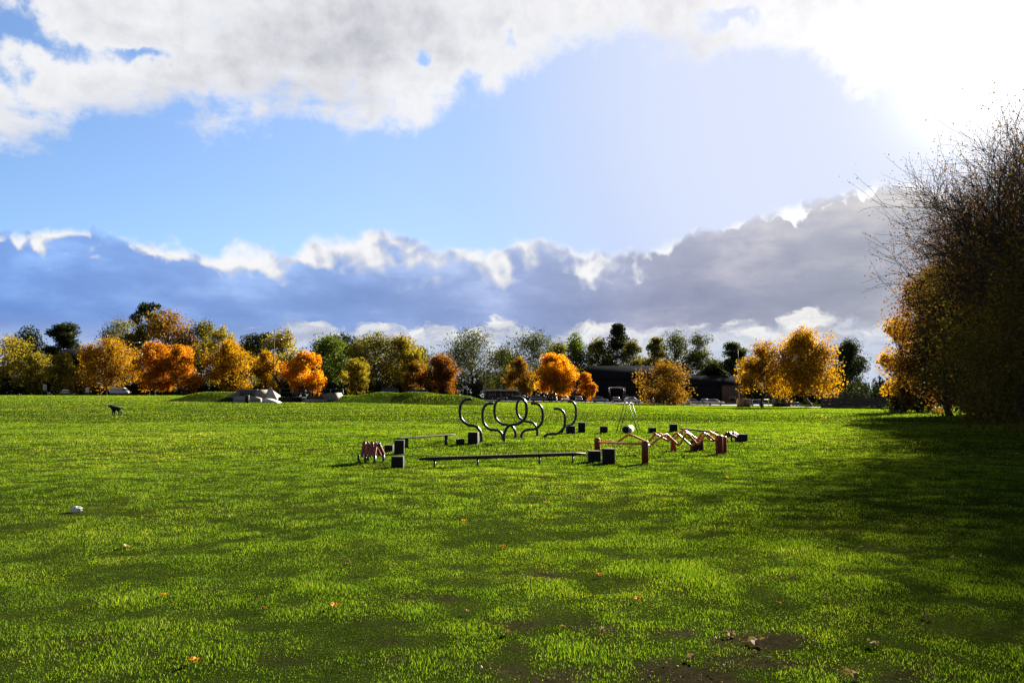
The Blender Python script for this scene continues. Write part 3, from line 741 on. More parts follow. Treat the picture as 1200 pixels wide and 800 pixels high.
T('broadleaf_tree', 'leafy tree added past the right edge to shade the near corner', 0, 0, 0, 23, 'round', 'oliveg', .08, 330, 170, .085, RG, x=20.2, H=10.6, R=5.4, seed=35)  # put in for the shade it throws on the near lawn
T('broadleaf_tree', 'dense dark tree added unseen past the right edge for shade', 0, 0, 0, 42, 'round', 'oliveg', .06, 320, 90, .2, RG, x=39.0, H=13.5, R=7.5, seed=77)  # out of view, kept for the shade it casts

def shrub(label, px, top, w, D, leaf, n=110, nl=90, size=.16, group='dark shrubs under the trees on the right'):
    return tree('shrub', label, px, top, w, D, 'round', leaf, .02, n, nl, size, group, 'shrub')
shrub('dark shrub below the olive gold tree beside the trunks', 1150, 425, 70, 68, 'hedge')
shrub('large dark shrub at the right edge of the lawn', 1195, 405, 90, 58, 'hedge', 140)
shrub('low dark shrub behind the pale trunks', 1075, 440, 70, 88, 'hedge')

def hedge(label, px0, px1, D, top, D1=None, leaf='hedge', size=.45, cat='hedge'):
    D1 = D1 or D
    a, b = stand(px0, D), stand(px1, D1)
    rng = np.random.default_rng(abs(int(px0 * 3 + px1))); L = (b - a).length; h = at((px0 + px1) / 2, top, (D + D1) / 2).z - (a.z + b.z) / 2
    root = thing('hedge', label, cat, (a + b) / 2, math.atan2(b.y - a.y, b.x - a.x), 'dark hedges behind the lawn')
    n = int(L * 2.2); C = np.stack([rng.uniform(-L / 2, L / 2, n), rng.normal(size=n) * .5, rng.uniform(0, h * .85, n)], -1)
    C[:, 2] += (C[:, 0] / L) * (a.z - b.z) * -1 * 1.0
    V, q = leaf_cards(rng, C, np.full((n, 3), (.7, .5, h * .2)), 80, size * 1.2)
    link('foliage', np_mesh('foliage', V, [q]), LEAF[leaf], root)
    mb = MB()
    for k in range(int(L / 2)): xx = -L / 2 + 2 * k + 1; mb.tube([(xx, 0, -.2), (xx + .1, .05, h * .7)], (.06, .03), 4)
    tag(mb.build('stems', BARK, root), kind='stuff')
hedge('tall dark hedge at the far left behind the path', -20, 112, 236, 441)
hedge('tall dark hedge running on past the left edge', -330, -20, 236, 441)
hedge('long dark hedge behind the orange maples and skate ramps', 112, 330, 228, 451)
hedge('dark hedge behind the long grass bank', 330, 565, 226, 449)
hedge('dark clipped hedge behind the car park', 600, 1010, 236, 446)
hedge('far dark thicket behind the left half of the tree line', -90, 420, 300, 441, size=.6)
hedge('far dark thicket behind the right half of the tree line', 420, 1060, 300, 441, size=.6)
hedge('dark hedge behind the right hand fence', 985, 1180, 140, 452, 118, size=.3)
#PART2
# ------------------------------------------------------------------ play equipment
def local(P, base): return [tuple(Vector(p) - base) for p in P]
CANON = [(0, 0), (0, .30), (-.05, .62), (-.20, .90), (-.42, .99), (-.62, 1.04)]
CANON_T = [(-.84, .13), (-.965, .30), (-1, .52), (-.97, .76), (-.86, .91), (-.68, .985), (-.46, .985)]
PG = 'bent steel poles of the play trail'
def hoop(label, bx, by, w, a, b, cap=False, end=1.0):
    g = ground_at(bx, by); D = g.y; k = D / F
    pts = [(x * w * k, 0, (z * a) * k - (.12 if i == 0 else 0)) for i, (x, z) in enumerate(CANON)]
    pts += [(x * w * k, 0, (a * 1.04 + z * b) * k) for x, z in CANON_T[:-1]] + [(CANON_T[-1][0] * end * w * k, 0, (a * 1.04 + CANON_T[-1][1] * b) * k)]
    P = smooth_path(pts, 5)
    mb = MB(); mb.tube(P, .054, 10)
    root = thing('climbing_pole', label, 'climbing pole', g, rad(4) * (1 if w > 0 else -1), PG)
    mb.build('bent_tube', STEEL, root, True)
    c = MB(); d = (P[-1] - P[-2]) / np.linalg.norm(P[-1] - P[-2]); r = .075 if cap else .051
    c.tube([P[-1] - d * .02, P[-1] + d * .005, P[-1] + d * (.07 if cap else .02)], [r * .8, r, r * .7], 10); c.build('end_cap', RUBBER, root, True)
    f = MB(); f.tube([(0, 0, -.05), (0, 0, .02)], .085, 10); f.build('ground_collar', RUBBER, root)
hoop('black S-shaped pole standing alone nearest the pair of rubber blocks', 564, 518, 25, 19.5, 30)
hoop('shorter black S-shaped pole second from the left', 589, 515.5, 23.5, 12, 30.5)
hoop('black S-shaped pole with a thick knob on its hooked end', 604, 513, 24.5, 15.5, 29.5, True)
hoop('black pole bowing right from the foot beside second pole', 590.5, 517.5, -26.5, 20, 31)
hoop('black S-shaped pole forming the narrow loop in the middle', 629.5, 510.5, 24, 16.5, 27.5)
hoop('black pole bowing right with pinkish sheen on its hook', 611, 513, -25, 10, 30)
hoop('lowest black pole bowing right with open hooked end', 638.5, 512.5, -23.5, 4.5, 29)
hoop('black pole bowing right beside the farthest block', 659, 507.5, -16, 9, 28)

BG = 'black rubber stepping blocks'
def block(label, px, by, w, h, rz=0.0, dep=None):
    g = ground_at(px, by); k = g.y / F
    mb = MB(); ww, hh = w * k, h * k; mb.box((0, 0, hh / 2 - .04), (ww, dep or ww, hh + .08))
    o = mb.build('stepping_block', RUBBER, None, False, .018); o.location = g + Vector((0, (dep or ww) / 2, 0)); o.rotation_euler.z = rz
    tag(o, label, 'stepping block', BG)
block('squat black block in front, left of the long beam end', 465, 548, 14, 13, .05)
block('upright black block behind the squat one', 467, 532, 11.5, 16, .1)
block('low black block half hidden behind the upright one', 455.5, 529, 10, 7.5, -.1)
block('flat black block left of the alone standing pole', 539, 521.5, 10, 7, .05)
block('tall black block touching the foot of the alone standing pole', 554.5, 520.5, 11.5, 14, -.12)
block('black block under the right bowing poles', 669, 508, 9.5, 9, .1)
block('narrow black block right of the poles', 682, 507, 8, 12, 0)
block('small black cube alone left of the roller frame', 708, 507.5, 8, 8, .1)
block('flat black block just right of the roller frame', 765, 507.5, 8, 6.5, .05)
block('black block behind the highest zigzag bend', 790, 506, 8.5, 9, -.05)
block('black block below the right end of the zigzag rails', 818, 528, 12, 12, .06)
block('black block farthest right beside the pale zigzag boards', 871, 517, 10, 8.5, .1)
block('black block left of its taller twin at the orange rails', 697, 541.5, 14, 13, .04)
block('taller black block right of its twin at the orange rails', 714, 543, 14, 17, -.03)

def beam(label, e0, e1, legs, thick, deep, legw, group='balance beams', top=None):
    """ends and legs in photo columns with the row of the ground below them"""
    A, B = ground_at(*e0[:2]), ground_at(*e1[:2]); h0, h1 = e0[2] * A.y / F, e1[2] * B.y / F
    base = (A + B) / 2; root = thing('balance_beam', label, 'balance beam', base, 0, group)
    a = A + Vector((0, 0, h0)) - base; b = B + Vector((0, 0, h1)) - base
    mb = MB(); r = thick / 2
    d = (b - a).normalized(); side = Vector((-d.y, d.x, 0)).normalized() * deep / 2; up = Vector((0, 0, r))
    prof = [(math.cos(t) , math.sin(t)) for t in np.linspace(0, 2 * math.pi, 10, endpoint=False)]
    V = []; n = 14
    for i in range(n + 1):
        c = a.lerp(b, i / n); e = .55 if i in (0, n) else 1
        V += [tuple(c + side * x * e + up * y * e) for x, y in prof]
    q = [(i * 10 + k, i * 10 + (k + 1) % 10, (i + 1) * 10 + (k + 1) % 10, (i + 1) * 10 + k) for i in range(n) for k in range(10)]
    V += [tuple(a), tuple(b)]; m_ = len(V) - 2
    t = [(m_, (k + 1) % 10, k) for k in range(10)] + [(m_ + 1, n * 10 + k, n * 10 + (k + 1) % 10) for k in range(10)]
    mb.add(V, q, t); mb.build('beam', TIMBERD, root, True)
    for px in legs:
        f = (px - e0[0]) / (e1[0] - e0[0]); c = a.lerp(b, f); gl = float(gz(c.x + base.x, c.y + base.y)) - base.z
        lm = MB(); lm.tube([(c.x, c.y, gl - .1), (c.x, c.y, c.z - r * .7)], legw / 2, 8); lm.build('leg', STEEL, root, True)
beam('long low dark balance beam across the front of the play trail', (491, 548.3, 10.5), (686, 541.5, 10), (508, 556, 629, 670), .095, .14, .05)
beam('short dark balance beam on two stout posts at the back left', (463, 525.5, 11.5), (533, 521, 12), (475.5, 522), .06, .2, .12)
beam('thin dark balance beam behind the orange zigzag rails', (796, 508.5, 6.5), (842, 516, 9.5), (800, 808, 834), .08, .14, .05)

def roller():
    L0, L1 = ground_at(721, 507.8), ground_at(748.5, 507.8)
    base = (L0 + L1) / 2; root = thing('roller_frame', 'pair of thin green A-frames with a pale barrel roller between', 'play frame', base)
    k = base.y / F; hw = 13.5 * k; H = 35.5 * k; dy = .85; dx = 7 * k
    for j, (ox, oy) in enumerate(((0, 0), (dx, dy))):
        for s in (-1, 1):
            mb = MB(); mb.tube([(ox + s * hw, oy, -.1), (ox + s * hw * .18, oy, H)], .018, 8); mb.build('leg', GREENST, root, True)
    for s in (-1, 1):
        mb = MB(); mb.tube([(s * hw * .18, -.05, H), (dx + s * hw * .18, dy + .05, H)], .02, 8); mb.build('hand_rail', GREENST, root, True)
    r = MB(); rr = .165
    a, b = Vector((-.06, .06, .17)), Vector((dx + .02, dy - .08, .19))
    r.tube([a, b], rr, 18); ro = r.build('roller', PALE, root, True)
    d = (b - a).normalized(); c = MB(); c.tube([a - d * .03, a - d * .002], rr * .93, 16); c.build('end_cap', RUBBER, ro)
    c = MB(); c.tube([a - d * .12, b + d * .12], .025, 8); c.build('axle', STEEL, ro)
roller()

def zigzag_rails():
    A, B, C = ground_at(700, 531.5), ground_at(756, 543), ground_at(843, 532)
    base = (A + B + C) / 3; root = thing('zigzag_climber', 'orange zigzag rails between three maroon posts', 'climbing frame', base)
    a, b, c = A - base, B - base, C - base
    def post(p, w, h, name='post'):
        mb = MB(); mb.tube([p + Vector((0, 0, -.15)), p + Vector((0, 0, h - .03)), p + Vector((0, 0, h))], [w / 2, w / 2, w / 2 * .8], 14)
        mb.build(name, MAROON, root, True)
    ka, kb, kc = A.y / F, B.y / F, C.y / F
    post(a, .175, 18.5 * ka); post(b, .175, 26.5 * kb); post(c, .21, 22 * kc)
    d = Vector((.24, .38, 0)); post(c + d, .17, 20 * kc)
    za, zb, zc = 13.5 * ka, 22.5 * kb, 17 * kc
    mb = MB(); mb.tube([a + Vector((0, 0, za)), b + Vector((0, 0, zb))], .026, 8); mb.build('cross_bar', ORANGE, root, True)
    def rail(p, z0, q, z1, prof, sy):
        pts = []
        for f, dz in prof:
            v = p.lerp(q, f); pts.append((v.x, v.y, z0 + (z1 - z0) * f + dz))
        P = []
        for i in range(len(pts) - 1):
            for t in (.0, .12, .5, .88): P.append(np.array(pts[i]) * (1 - t) + np.array(pts[i + 1]) * t)
        P.append(np.array(pts[-1])); P = np.array(P); Q = P.copy(); Q[1:-1] = (P[:-2] + 2 * P[1:-1] + P[2:]) / 4
        mb = MB(); mb.tube(Q, .032, 8); mb.build('zigzag_rail', ORANGE, root, True)
    U = Vector((.05, .1, 0))
    rail(a, za, c + d, zc + .05, [(0, 0), (.10, 0), (.15, -.05), (.25, .20), (.40, -.07), (.47, .22), (.60, -.04), (.68, .27), (.80, -.06), (.88, .2), (.96, .03), (1, 0)], 1)
    rail(a + Vector((.1, -.9, 0)), za + .02, c, zc, [(.42, .25), (.55, .0), (.62, .24), (.76, -.18), (.86, .24), (.93, -.04), (1, 0)], 1)
    rail(b, zb, c, zc, [(0, 0), (.05, -.06), (.16, .12), (.26, .23), (.42, -.10), (.53, .25), (.68, -.12), (.80, .20), (.93, -.02), (1, 0)], -1)
    g = ground_at(789, 528); mb = MB(); mb.box((0, 0, .12), (.14, .14, .4)); o = mb.build('support_post', MAROON, root, False, .01); o.location = g - base
zigzag_rails()

def boards(label, px, by, rz, n, m, h, L):
    """a small hump of slats: each slat leans from the ridge down to a low rail, alternately to the front and the back"""
    g = ground_at(px, by); root = thing('slat_hump', label, 'balance boards', g, rz, 'slatted balance humps')
    step = L / n
    for side in (-1, 1):
        for i in range(n):
            x = -L / 2 + step * (i + .5); dz = .035 * (i % 2); w = step * .40; t = .022
            top = Vector((x, side * .05, h - dz)); bot = Vector((x + .05, side * .25, .15 + dz * .5)); nrm = Vector((0, side * .8, .6)) * t
            V = []
            for p, k in ((top, 1), (bot, 1)):
                for sx in (-w, w):
                    for q in (-1, 1): V.append(tuple(p + Vector((sx, 0, 0)) + nrm * q))
            mb = MB(); mb.add(V, [(0, 1, 3, 2), (4, 6, 7, 5), (0, 4, 5, 1), (2, 3, 7, 6), (0, 2, 6, 4), (1, 5, 7, 3)]); mb.build('slat', m, root, False, .006)
    mb = MB(); mb.tube([(-L / 2 - .03, 0, h - .05), (L / 2 + .03, 0, h - .05)], .035, 8); mb.build('ridge_rail', STEEL, root, True)
    for x, y in ((-L / 2, -.24), (L / 2 + .03, -.26), (-.02, -.25), (-L / 2, .22), (L / 2, .22)):
        mb = MB(); mb.tube([(x, y, -.1), (x, y, .19)], .034, 8); mb.build('leg', STEEL, root, True)
boards('reddish slatted hump on short black legs at the left end', 435, 541, -.35, 4, REDWOOD, .50, .44)
boards('slatted hump gleaming pale beside the last maroon post', 857, 517, .5, 4, REDWOOD, .36, .44)

# ------------------------------------------------------------------ dog
def dog():
    g = ground_at(139.5, 486.6)
    v = [(0, 0, .54), (.22, 0, .54), (.40, 0, .50), (.52, 0, .62), (.62, 0, .70), (.72, 0, .69), (.84, 0, .655),      # pelvis .. muzzle
         (-.14, 0, .55), (-.30, 0, .50), (-.44, 0, .40),                                                              # tail
         (-.04, .09, .36), (-.14, .10, .21), (-.11, .10, .03), (-.06, .10, .015),
         (.0, -.09, .36), (-.05, -.10, .21), (.0, -.10, .03), (.05, -.10, .015),
         (.38, .09, .34), (.36, .09, .18), (.38, .09, .03), (.43, .09, .015),
         (.40, -.09, .34), (.45, -.09, .19), (.44, -.09, .03), (.49, -.09, .015),
         (.59, .07, .77), (.56, .085, .70), (.59, -.07, .77), (.56, -.085, .70)]
    e = [(0, 1), (1, 2), (2, 3), (3, 4), (4, 5), (5, 6), (0, 7), (7, 8), (8, 9), (0, 10), (10, 11), (11, 12), (12, 13), (0, 14), (14, 15), (15, 16), (16, 17),
         (2, 18), (18, 19), (19, 20), (20, 21), (2, 22), (22, 23), (23, 24), (24, 25), (4, 26), (26, 27), (4, 28), (28, 29)]
    R = [.165, .175, .20, .15, .13, .08, .055, .055, .04, .025, .115, .06, .042, .045, .115, .06, .042, .045, .095, .058, .044, .048, .095, .058, .044, .048, .04, .03, .04, .03]
    me = bpy.data.meshes.new('dog'); me.from_pydata([(-x, y, z) for x, y, z in v], e, [])
    o = link('dog', me, DOGFUR)
    sk = o.modifiers.new('skin', 'SKIN')
    for d, r in zip(me.skin_vertices[0].data if me.skin_vertices else [], R): d.radius = (r, r)
    return o, g, R
def add_dog():
    o, g, R = dog()
    me = o.data
    if not me.skin_vertices:
        bm = bmesh.new(); bm.from_mesh(me); lay = bm.verts.layers.skin.verify()
        for v, r in zip(bm.verts, R): v[lay].radius = (r, r)
        bm.verts.ensure_lookup_table(); bm.verts[0][lay].use_root = True
        bm.to_mesh(me); bm.free()
    else:
        me.skin_vertices[0].data[0].use_root = True
    ss = o.modifiers.new('smooth', 'SUBSURF'); ss.levels = 2; ss.render_levels = 2
    o.location = g + Vector((0, 0, .03)); o.rotation_euler.z = rad(8); o.scale = (1.12,) * 3
    tag(o, 'black dog standing alone far out on the lawn', 'dog')
add_dog()

# ------------------------------------------------------------------ litter and fallen leaves
def crumple(label, px, py, size, seed):
    bm = bmesh.new(); bmesh.ops.create_icosphere(bm, subdivisions=3, radius=1); rng = random.Random(seed)
    from mathutils import noise as mn
    for v in bm.verts:
        k = 1 + .55 * mn.noise(v.co * 2.1 + Vector((seed, 0, 0))) + .25 * mn.noise(v.co * 5 + Vector((0, seed, 0)))
        v.co = Vector((v.co.x * 1.25, v.co.y * .9, v.co.z * .75)) * k * size
    me = bpy.data.meshes.new('paper'); bm.to_mesh(me); bm.free()
    o = link('crumpled_paper', me, PAPER); g = ground_at(px, py); o.location = g + Vector((0, 0, size * .6)); tag(o, label, 'litter')
crumple('crumpled white paper lying on the lawn at the left', 89, 600, .062, 3)
crumple('white scrap of litter far off before the multi stemmed tree', 802, 475.5, .16, 8)

def leaf_mesh(lobes, seed):
    rng = random.Random(seed); V = [(0, 0, .004)]; n = 20
    for i in range(n):
        a = 2 * math.pi * i / n; r = .040 * (1 + .35 * math.cos(lobes * a)) * (.85 + .3 * rng.random()) * (1.15 if abs(a - math.pi / 2) < .7 else 1)
        V.append((math.cos(a) * r, math.sin(a) * r, .014 * math.sin(3 * a + seed) + .008 * rng.random()))
    V += [(0, -.030, .004), (.004, -.075, .01), (-.004, -.075, .01)]
    me = bpy.data.meshes.new('leaf'); me.from_pydata(V, [], [(0, 1 + i, 1 + (i + 1) % n) for i in range(n)] + [(n + 1, n + 2, n + 3)]); return me
def fallen():
    rng = random.Random(4); ms = [leaf_mesh(5, k) for k in range(4)]; mp = [leaf_mesh(3, 10 + k) for k in range(3)]
    def put(px, py, me, m, lab, grp, sc=1.0):
        g = ground_at(px, py); o = link('fallen_leaf', me, m if not me.materials else None)
        o.location = g + Vector((0, 0, .030)); o.rotation_euler = (rng.uniform(.0, .45), rng.uniform(-.3, .3), rng.uniform(0, 6.28)); o.scale = (sc,) * 3
        tag(o, lab, 'leaf', grp)
    og = 'orange leaves fallen on the lawn'
    lab = 'small fallen orange leaf lying flat in the lawn grass'
    for px, py, s in ((192, 700, .9), (391, 713, 1.1), (227, 778, 1.0), (543, 612, 1.1), (590, 643, 1.0), (640, 590, 1.1), (746, 705, 1.0), (310, 716, .6), (636, 558, 1.1), (852, 560, 1.1), (702, 676, .8), (913, 710, .6)):
        put(px, py, ms[rng.randrange(4)], FLEAFO, lab, og, s * .68)
    put(885, 756, mp[0], FLEAFP, 'large pale brown leaf curled on the shaded bare soil', None, 1.15)
    pg = 'pale dry leaves fallen on the lawn'
    for px, py, s in ((148, 642, .8), (410, 661, .6), (595, 744, .7), (547, 720, .5), (1023, 757, .8), (855, 746, .8), (811, 774, .7), (1086, 724, .7), (1165, 632, .7), (1060, 622, .8), (970, 705, .6), (705, 742, .6), (660, 738, .5), (1000, 795, .9), (930, 680, .6)):
        put(px, py, mp[rng.randrange(3)], FLEAFP, 'small pale dry leaf or scrap on the lawn', pg, s)
fallen()

# ------------------------------------------------------------------ car park, path
def strip(name, x0, x1, y0, y1, m, lift, nx=40, ny=6):
    xs = np.linspace(x0, x1, nx + 1); ys = np.linspace(y0, y1, ny + 1); X, Y = np.meshgrid(xs, ys); Z = gz(X, Y) + lift
    i = np.arange(ny)[:, None] * (nx + 1) + np.arange(nx)[None, :]
    q = np.stack([i, i + 1, i + nx + 2, i + nx + 1], -1).reshape(-1, 4)
    return tag(link(name, np_mesh(name, np.stack([X, Y, Z], -1).reshape(-1, 3), [q], True), m), kind='structure')
strip('car_park', -10, 70, 186, 214, TARMAC, .12)
strip('footpath', -170, -62, 197, 201, PATHM, .14)
strip('forecourt', 52, 80, 132, 150, PATHM, .12, 20)
mbk = MB(); mbk.box((30, 185.9, float(gz(30, 186)) + .06), (80, .15, .3)); tag(mbk.build('kerb', CONC), kind='structure')

PAINTS = {}
def paint(name, c, metal=0):
    m, nt, out = mat(name); b = N(nt, 'ShaderNodeBsdfPrincipled')
    nt.links.new(ramp(nt, noise(nt, objcoord(nt), 3, 3), [(.3, c), (.7, tuple(v * .86 for v in c))]), b.inputs['Base Color'])
    b.inputs['Roughness'].default_value = .3; b.inputs['Metallic'].default_value = metal; b.inputs['Coat Weight'].default_value = .6
    nt.links.new(b.outputs[0], out.inputs[0]); PAINTS[name] = m; return m
for nme, c, mt in (('silver_paint', (.42, .43, .45), .5), ('black_paint', (.012, .012, .014), 0), ('car_white_paint', (.75, .75, .74), 0), ('navy_paint', (.02, .03, .09), 0), ('grey_car_paint', (.14, .145, .15), .4), ('red_car_paint', (.28, .02, .018), 0)):
    paint(nme, c, mt)
HEADL = simple('headlamp_glass', (.7, .7, .72), None, .15, scale=2); TAILL = simple('tail_lamp_red', (.35, .015, .012), None, .2, scale=2)
CG = 'cars parked beyond the lawn'
def car(label, px, D, rz, col, style='hatch'):
    g = stand(px, D); root = thing('parked_car' if style != 'van' else 'parked_van', label, 'car' if style != 'van' else 'van', g + Vector((0, 0, .12)), rz, CG)
    P = PAINTS[col]; Lh, W = (2.0, 1.72) if style != 'van' else (2.45, 1.95)
    if style == 'van':
        lower = [(-2.45, .35), (2.4, .35), (2.48, .6), (2.35, .95), (1.9, 1.1), (-2.45, 1.1)]; up = [(-2.44, 1.1), (1.9, 1.1), (1.15, 1.85), (.9, 2.0), (-2.3, 2.05), (-2.42, 1.95)]
        glass = [(.95, 1.18), (1.75, 1.18), (1.2, 1.72), (.95, 1.75)]
    elif style == 'estate':
        lower = [(-2.1, .33), (2.1, .33), (2.17, .55), (2.05, .78), (1.1, .92), (-2.1, .96), (-2.16, .6)]; up = [(-2.05, .94), (1.1, .91), (.35, 1.43), (-.3, 1.49), (-1.8, 1.46), (-2.0, 1.2)]
        glass = [(-1.85, .99), (.85, .97), (.28, 1.36), (-1.7, 1.38)]
    else:
        lower = [(-1.95, .33), (1.95, .33), (2.02, .55), (1.9, .78), (1.0, .92), (-1.9, .96), (-2.0, .6)]; up = [(-1.85, .94), (1.0, .91), (.3, 1.43), (-.3, 1.5), (-1.2, 1.46), (-1.65, 1.25)]
        glass = [(-1.5, .99), (.78, .97), (.22, 1.36), (-1.15, 1.38)]
    mb = MB(); mb.prism(lower, -W / 2, W / 2); mb.build('body', P, root, False, .06)
    mb = MB(); n = len(up); V = [(x, -W / 2 * (.97 if i < 2 else .80), z) for i, (x, z) in enumerate(up)] + [(x, W / 2 * (.97 if i < 2 else .80), z) for i, (x, z) in enumerate(up)]
    cx = sum(p[0] for p in up) / n; cz = sum(p[1] for p in up) / n; V += [(cx, -W / 2 * .88, cz), (cx, W / 2 * .88, cz)]
    mb.add(V, [(i, (i + 1) % n, n + (i + 1) % n, n + i) for i in range(n)], [(2 * n, (i + 1) % n, i) for i in range(n)] + [(2 * n + 1, n + i, n + (i + 1) % n) for i in range(n)])
    mb.build('cabin', P, root)
    zb, zt = up[0][1], max(z for _, z in up)
    def hw(z): return W / 2 * (.97 - .17 * (z - zb) / (zt - zb)) + .012
    for s in (-1, 1):
        mb = MB(); V = [(x, s * hw(z), z) for x, z in glass] + [(x, s * (hw(z) - .03), z) for x, z in glass]
        mb.add(V, [(0, 1, 2, 3), (4, 7, 6, 5), (0, 4, 5, 1), (1, 5, 6, 2), (2, 6, 7, 3), (3, 7, 4, 0)]); mb.build('side_window', GLASS, root)
    for nm, i0, i1 in (('windscreen', 1, 2), ('rear_window', n - 1 if style != 'hatch' else n - 1, 0)):
        a, b = up[i0], up[i1]; dx, dz = b[0] - a[0], b[1] - a[1]; ln = math.hypot(dx, dz); nx_, nz_ = dz / ln * .015, -dx / ln * .015
        p0 = (a[0] + dx * .12, a[1] + dz * .12); p1 = (a[0] + dx * .9, a[1] + dz * .9); h0 = hw(p0[1]) - .12; h1 = hw(p1[1]) - .12
        mb = MB(); mb.add([(p0[0] + nx_, -h0, p0[1] + nz_), (p0[0] + nx_, h0, p0[1] + nz_), (p1[0] + nx_, h1, p1[1] + nz_), (p1[0] + nx_, -h1, p1[1] + nz_)], [(0, 1, 2, 3)]); mb.build(nm, GLASS, root)
    for x in (-Lh * .62, Lh * .64):
        for s in (-1, 1):
            mb = MB(); mb.tube([(x, s * (W / 2 - .19), .31), (x, s * (W / 2 + .01), .31)], .31, 16); wo = mb.build('wheel', TYRE, root)
            mb = MB(); mb.tube([(x, s * (W / 2 + .012), .31), (x, s * (W / 2 + .025), .31)], .2, 12); mb.build('rim', ALU, wo)
    xf = lower[3][0] - .02
    for s in (-1, 1):
        mb = MB(); mb.box((xf, s * (W / 2 - .25), .70), (.12, .34, .14)); mb.build('headlight', HEADL, root)
        mb = MB(); mb.box((lower[-1][0] + .05, s * (W / 2 - .18), .80), (.12, .2, .2)); mb.build('tail_light', TAILL, root)
for a in (
 ('silver estate car under the left edge of the brightest maple', 631, 192, .1, 'silver_paint', 'estate'),
 ('dark van beside the silver estate under the brightest maple', 648, 194, 1.45, 'black_paint', 'van'),
 ('white car nose on behind the brightest maple trunk', 662, 193, -1.5, 'car_white_paint', 'hatch'),
 ('grey car nose on below the small orange red tree', 678, 194, -1.6, 'grey_car_paint', 'hatch'),
 ('silver hatchback parked side on before the black hall', 703, 191, .05, 'silver_paint', 'hatch'),
 ('black car between silver hatchback and white car', 722, 195, -1.5, 'black_paint', 'estate'),
 ('white hatchback seen above the roller frame', 741, 189, .35, 'car_white_paint', 'hatch'),
 ('navy car half hidden by the multi stemmed tree', 762, 195, -1.55, 'navy_paint', 'hatch'),
 ('silver car just right of the multi stemmed tree', 812, 190, .1, 'silver_paint', 'hatch'),
 ('grey estate car behind the silver car at the low wing', 826, 198, -1.5, 'grey_car_paint', 'estate'),
 ('white car at the right end of the parked row', 838, 191, -.3, 'car_white_paint', 'estate'),
 ('black hatchback at the left end by the white fascia hut', 612, 193, -1.5, 'black_paint', 'hatch'),
 ('navy car behind the thin golden tree', 886, 187, .05, 'navy_paint', 'hatch'),
 ('silver car behind the trunks of the large golden brown tree', 925, 186, .1, 'silver_paint', 'estate'),
 ('white van parked by the golden tree at the left', 141, 207, .05, 'car_white_paint', 'van'),
 ('small white car far left beyond the footpath', 76, 214, 2.2, 'car_white_paint', 'hatch')): car(*a)

# ------------------------------------------------------------------ buildings and structures
def zof(px, py, D): return at(px, py, D).z
def bbox_part(name, m, root, x0, x1, y0, y1, z0, z1, bev=0):
    mb = MB(); mb.box(((x0 + x1) / 2, (y0 + y1) / 2, (z0 + z1) / 2), (x1 - x0, y1 - y0, z1 - z0)); return mb.build(name, m, root, False, bev)
def opening(root, name, x, y, z, w, h, m=GLASS, frame=WHITEP):
    f = bbox_part(name, frame, root, x - w / 2, x + w / 2, y - .06, y + .04, z, z + h)
    bbox_part('pane', m, f, x - w / 2 + .07, x + w / 2 - .07, y - .075, y - .062, z + .07, z + h - .07); return f
def gable(root, name, m, x0, x1, y0, y1, ze, zr, over=.4):
    mb = MB(); yc = (y0 + y1) / 2
    P = [(y0 - over, ze - .05), (yc, zr), (y1 + over, ze - .05), (y1 + over, ze - .25), (yc, zr - .25), (y0 - over, ze - .25)]
    for a in (0, 1):
        q = [P[0 + a], P[1 + a], P[4 - a], P[5 - a]] if a == 0 else [P[1], P[2], P[3], P[4]]
        V = [(x0 - over, y, z) for y, z in q] + [(x1 + over, y, z) for y, z in q]
        mb.add(V, [(0, 1, 2, 3), (7, 6, 5, 4)] + [(i, 4 + i, 4 + (i + 1) % 4, (i + 1) % 4) for i in range(4)])
    return mb.build(name, m, root)
def gable_wall(root, m, x0, x1, y0, y1, z0, ze, zr):
    mb = MB(); yc = (y0 + y1) / 2; prof = [(y0, z0), (y1, z0), (y1, ze), (yc, zr - .3), (y0, ze)]
    V = [(x0, y, z) for y, z in prof] + [(x1, y, z) for y, z in prof]
    mb.add(V, [(i, 5 + i, 5 + (i + 1) % 5, (i + 1) % 5) for i in range(5)] + [(0, 1, 2, 4), (5, 9, 7, 6)], [(4, 2, 3), (9, 8, 7)]); return mb.build('wall', m, root)
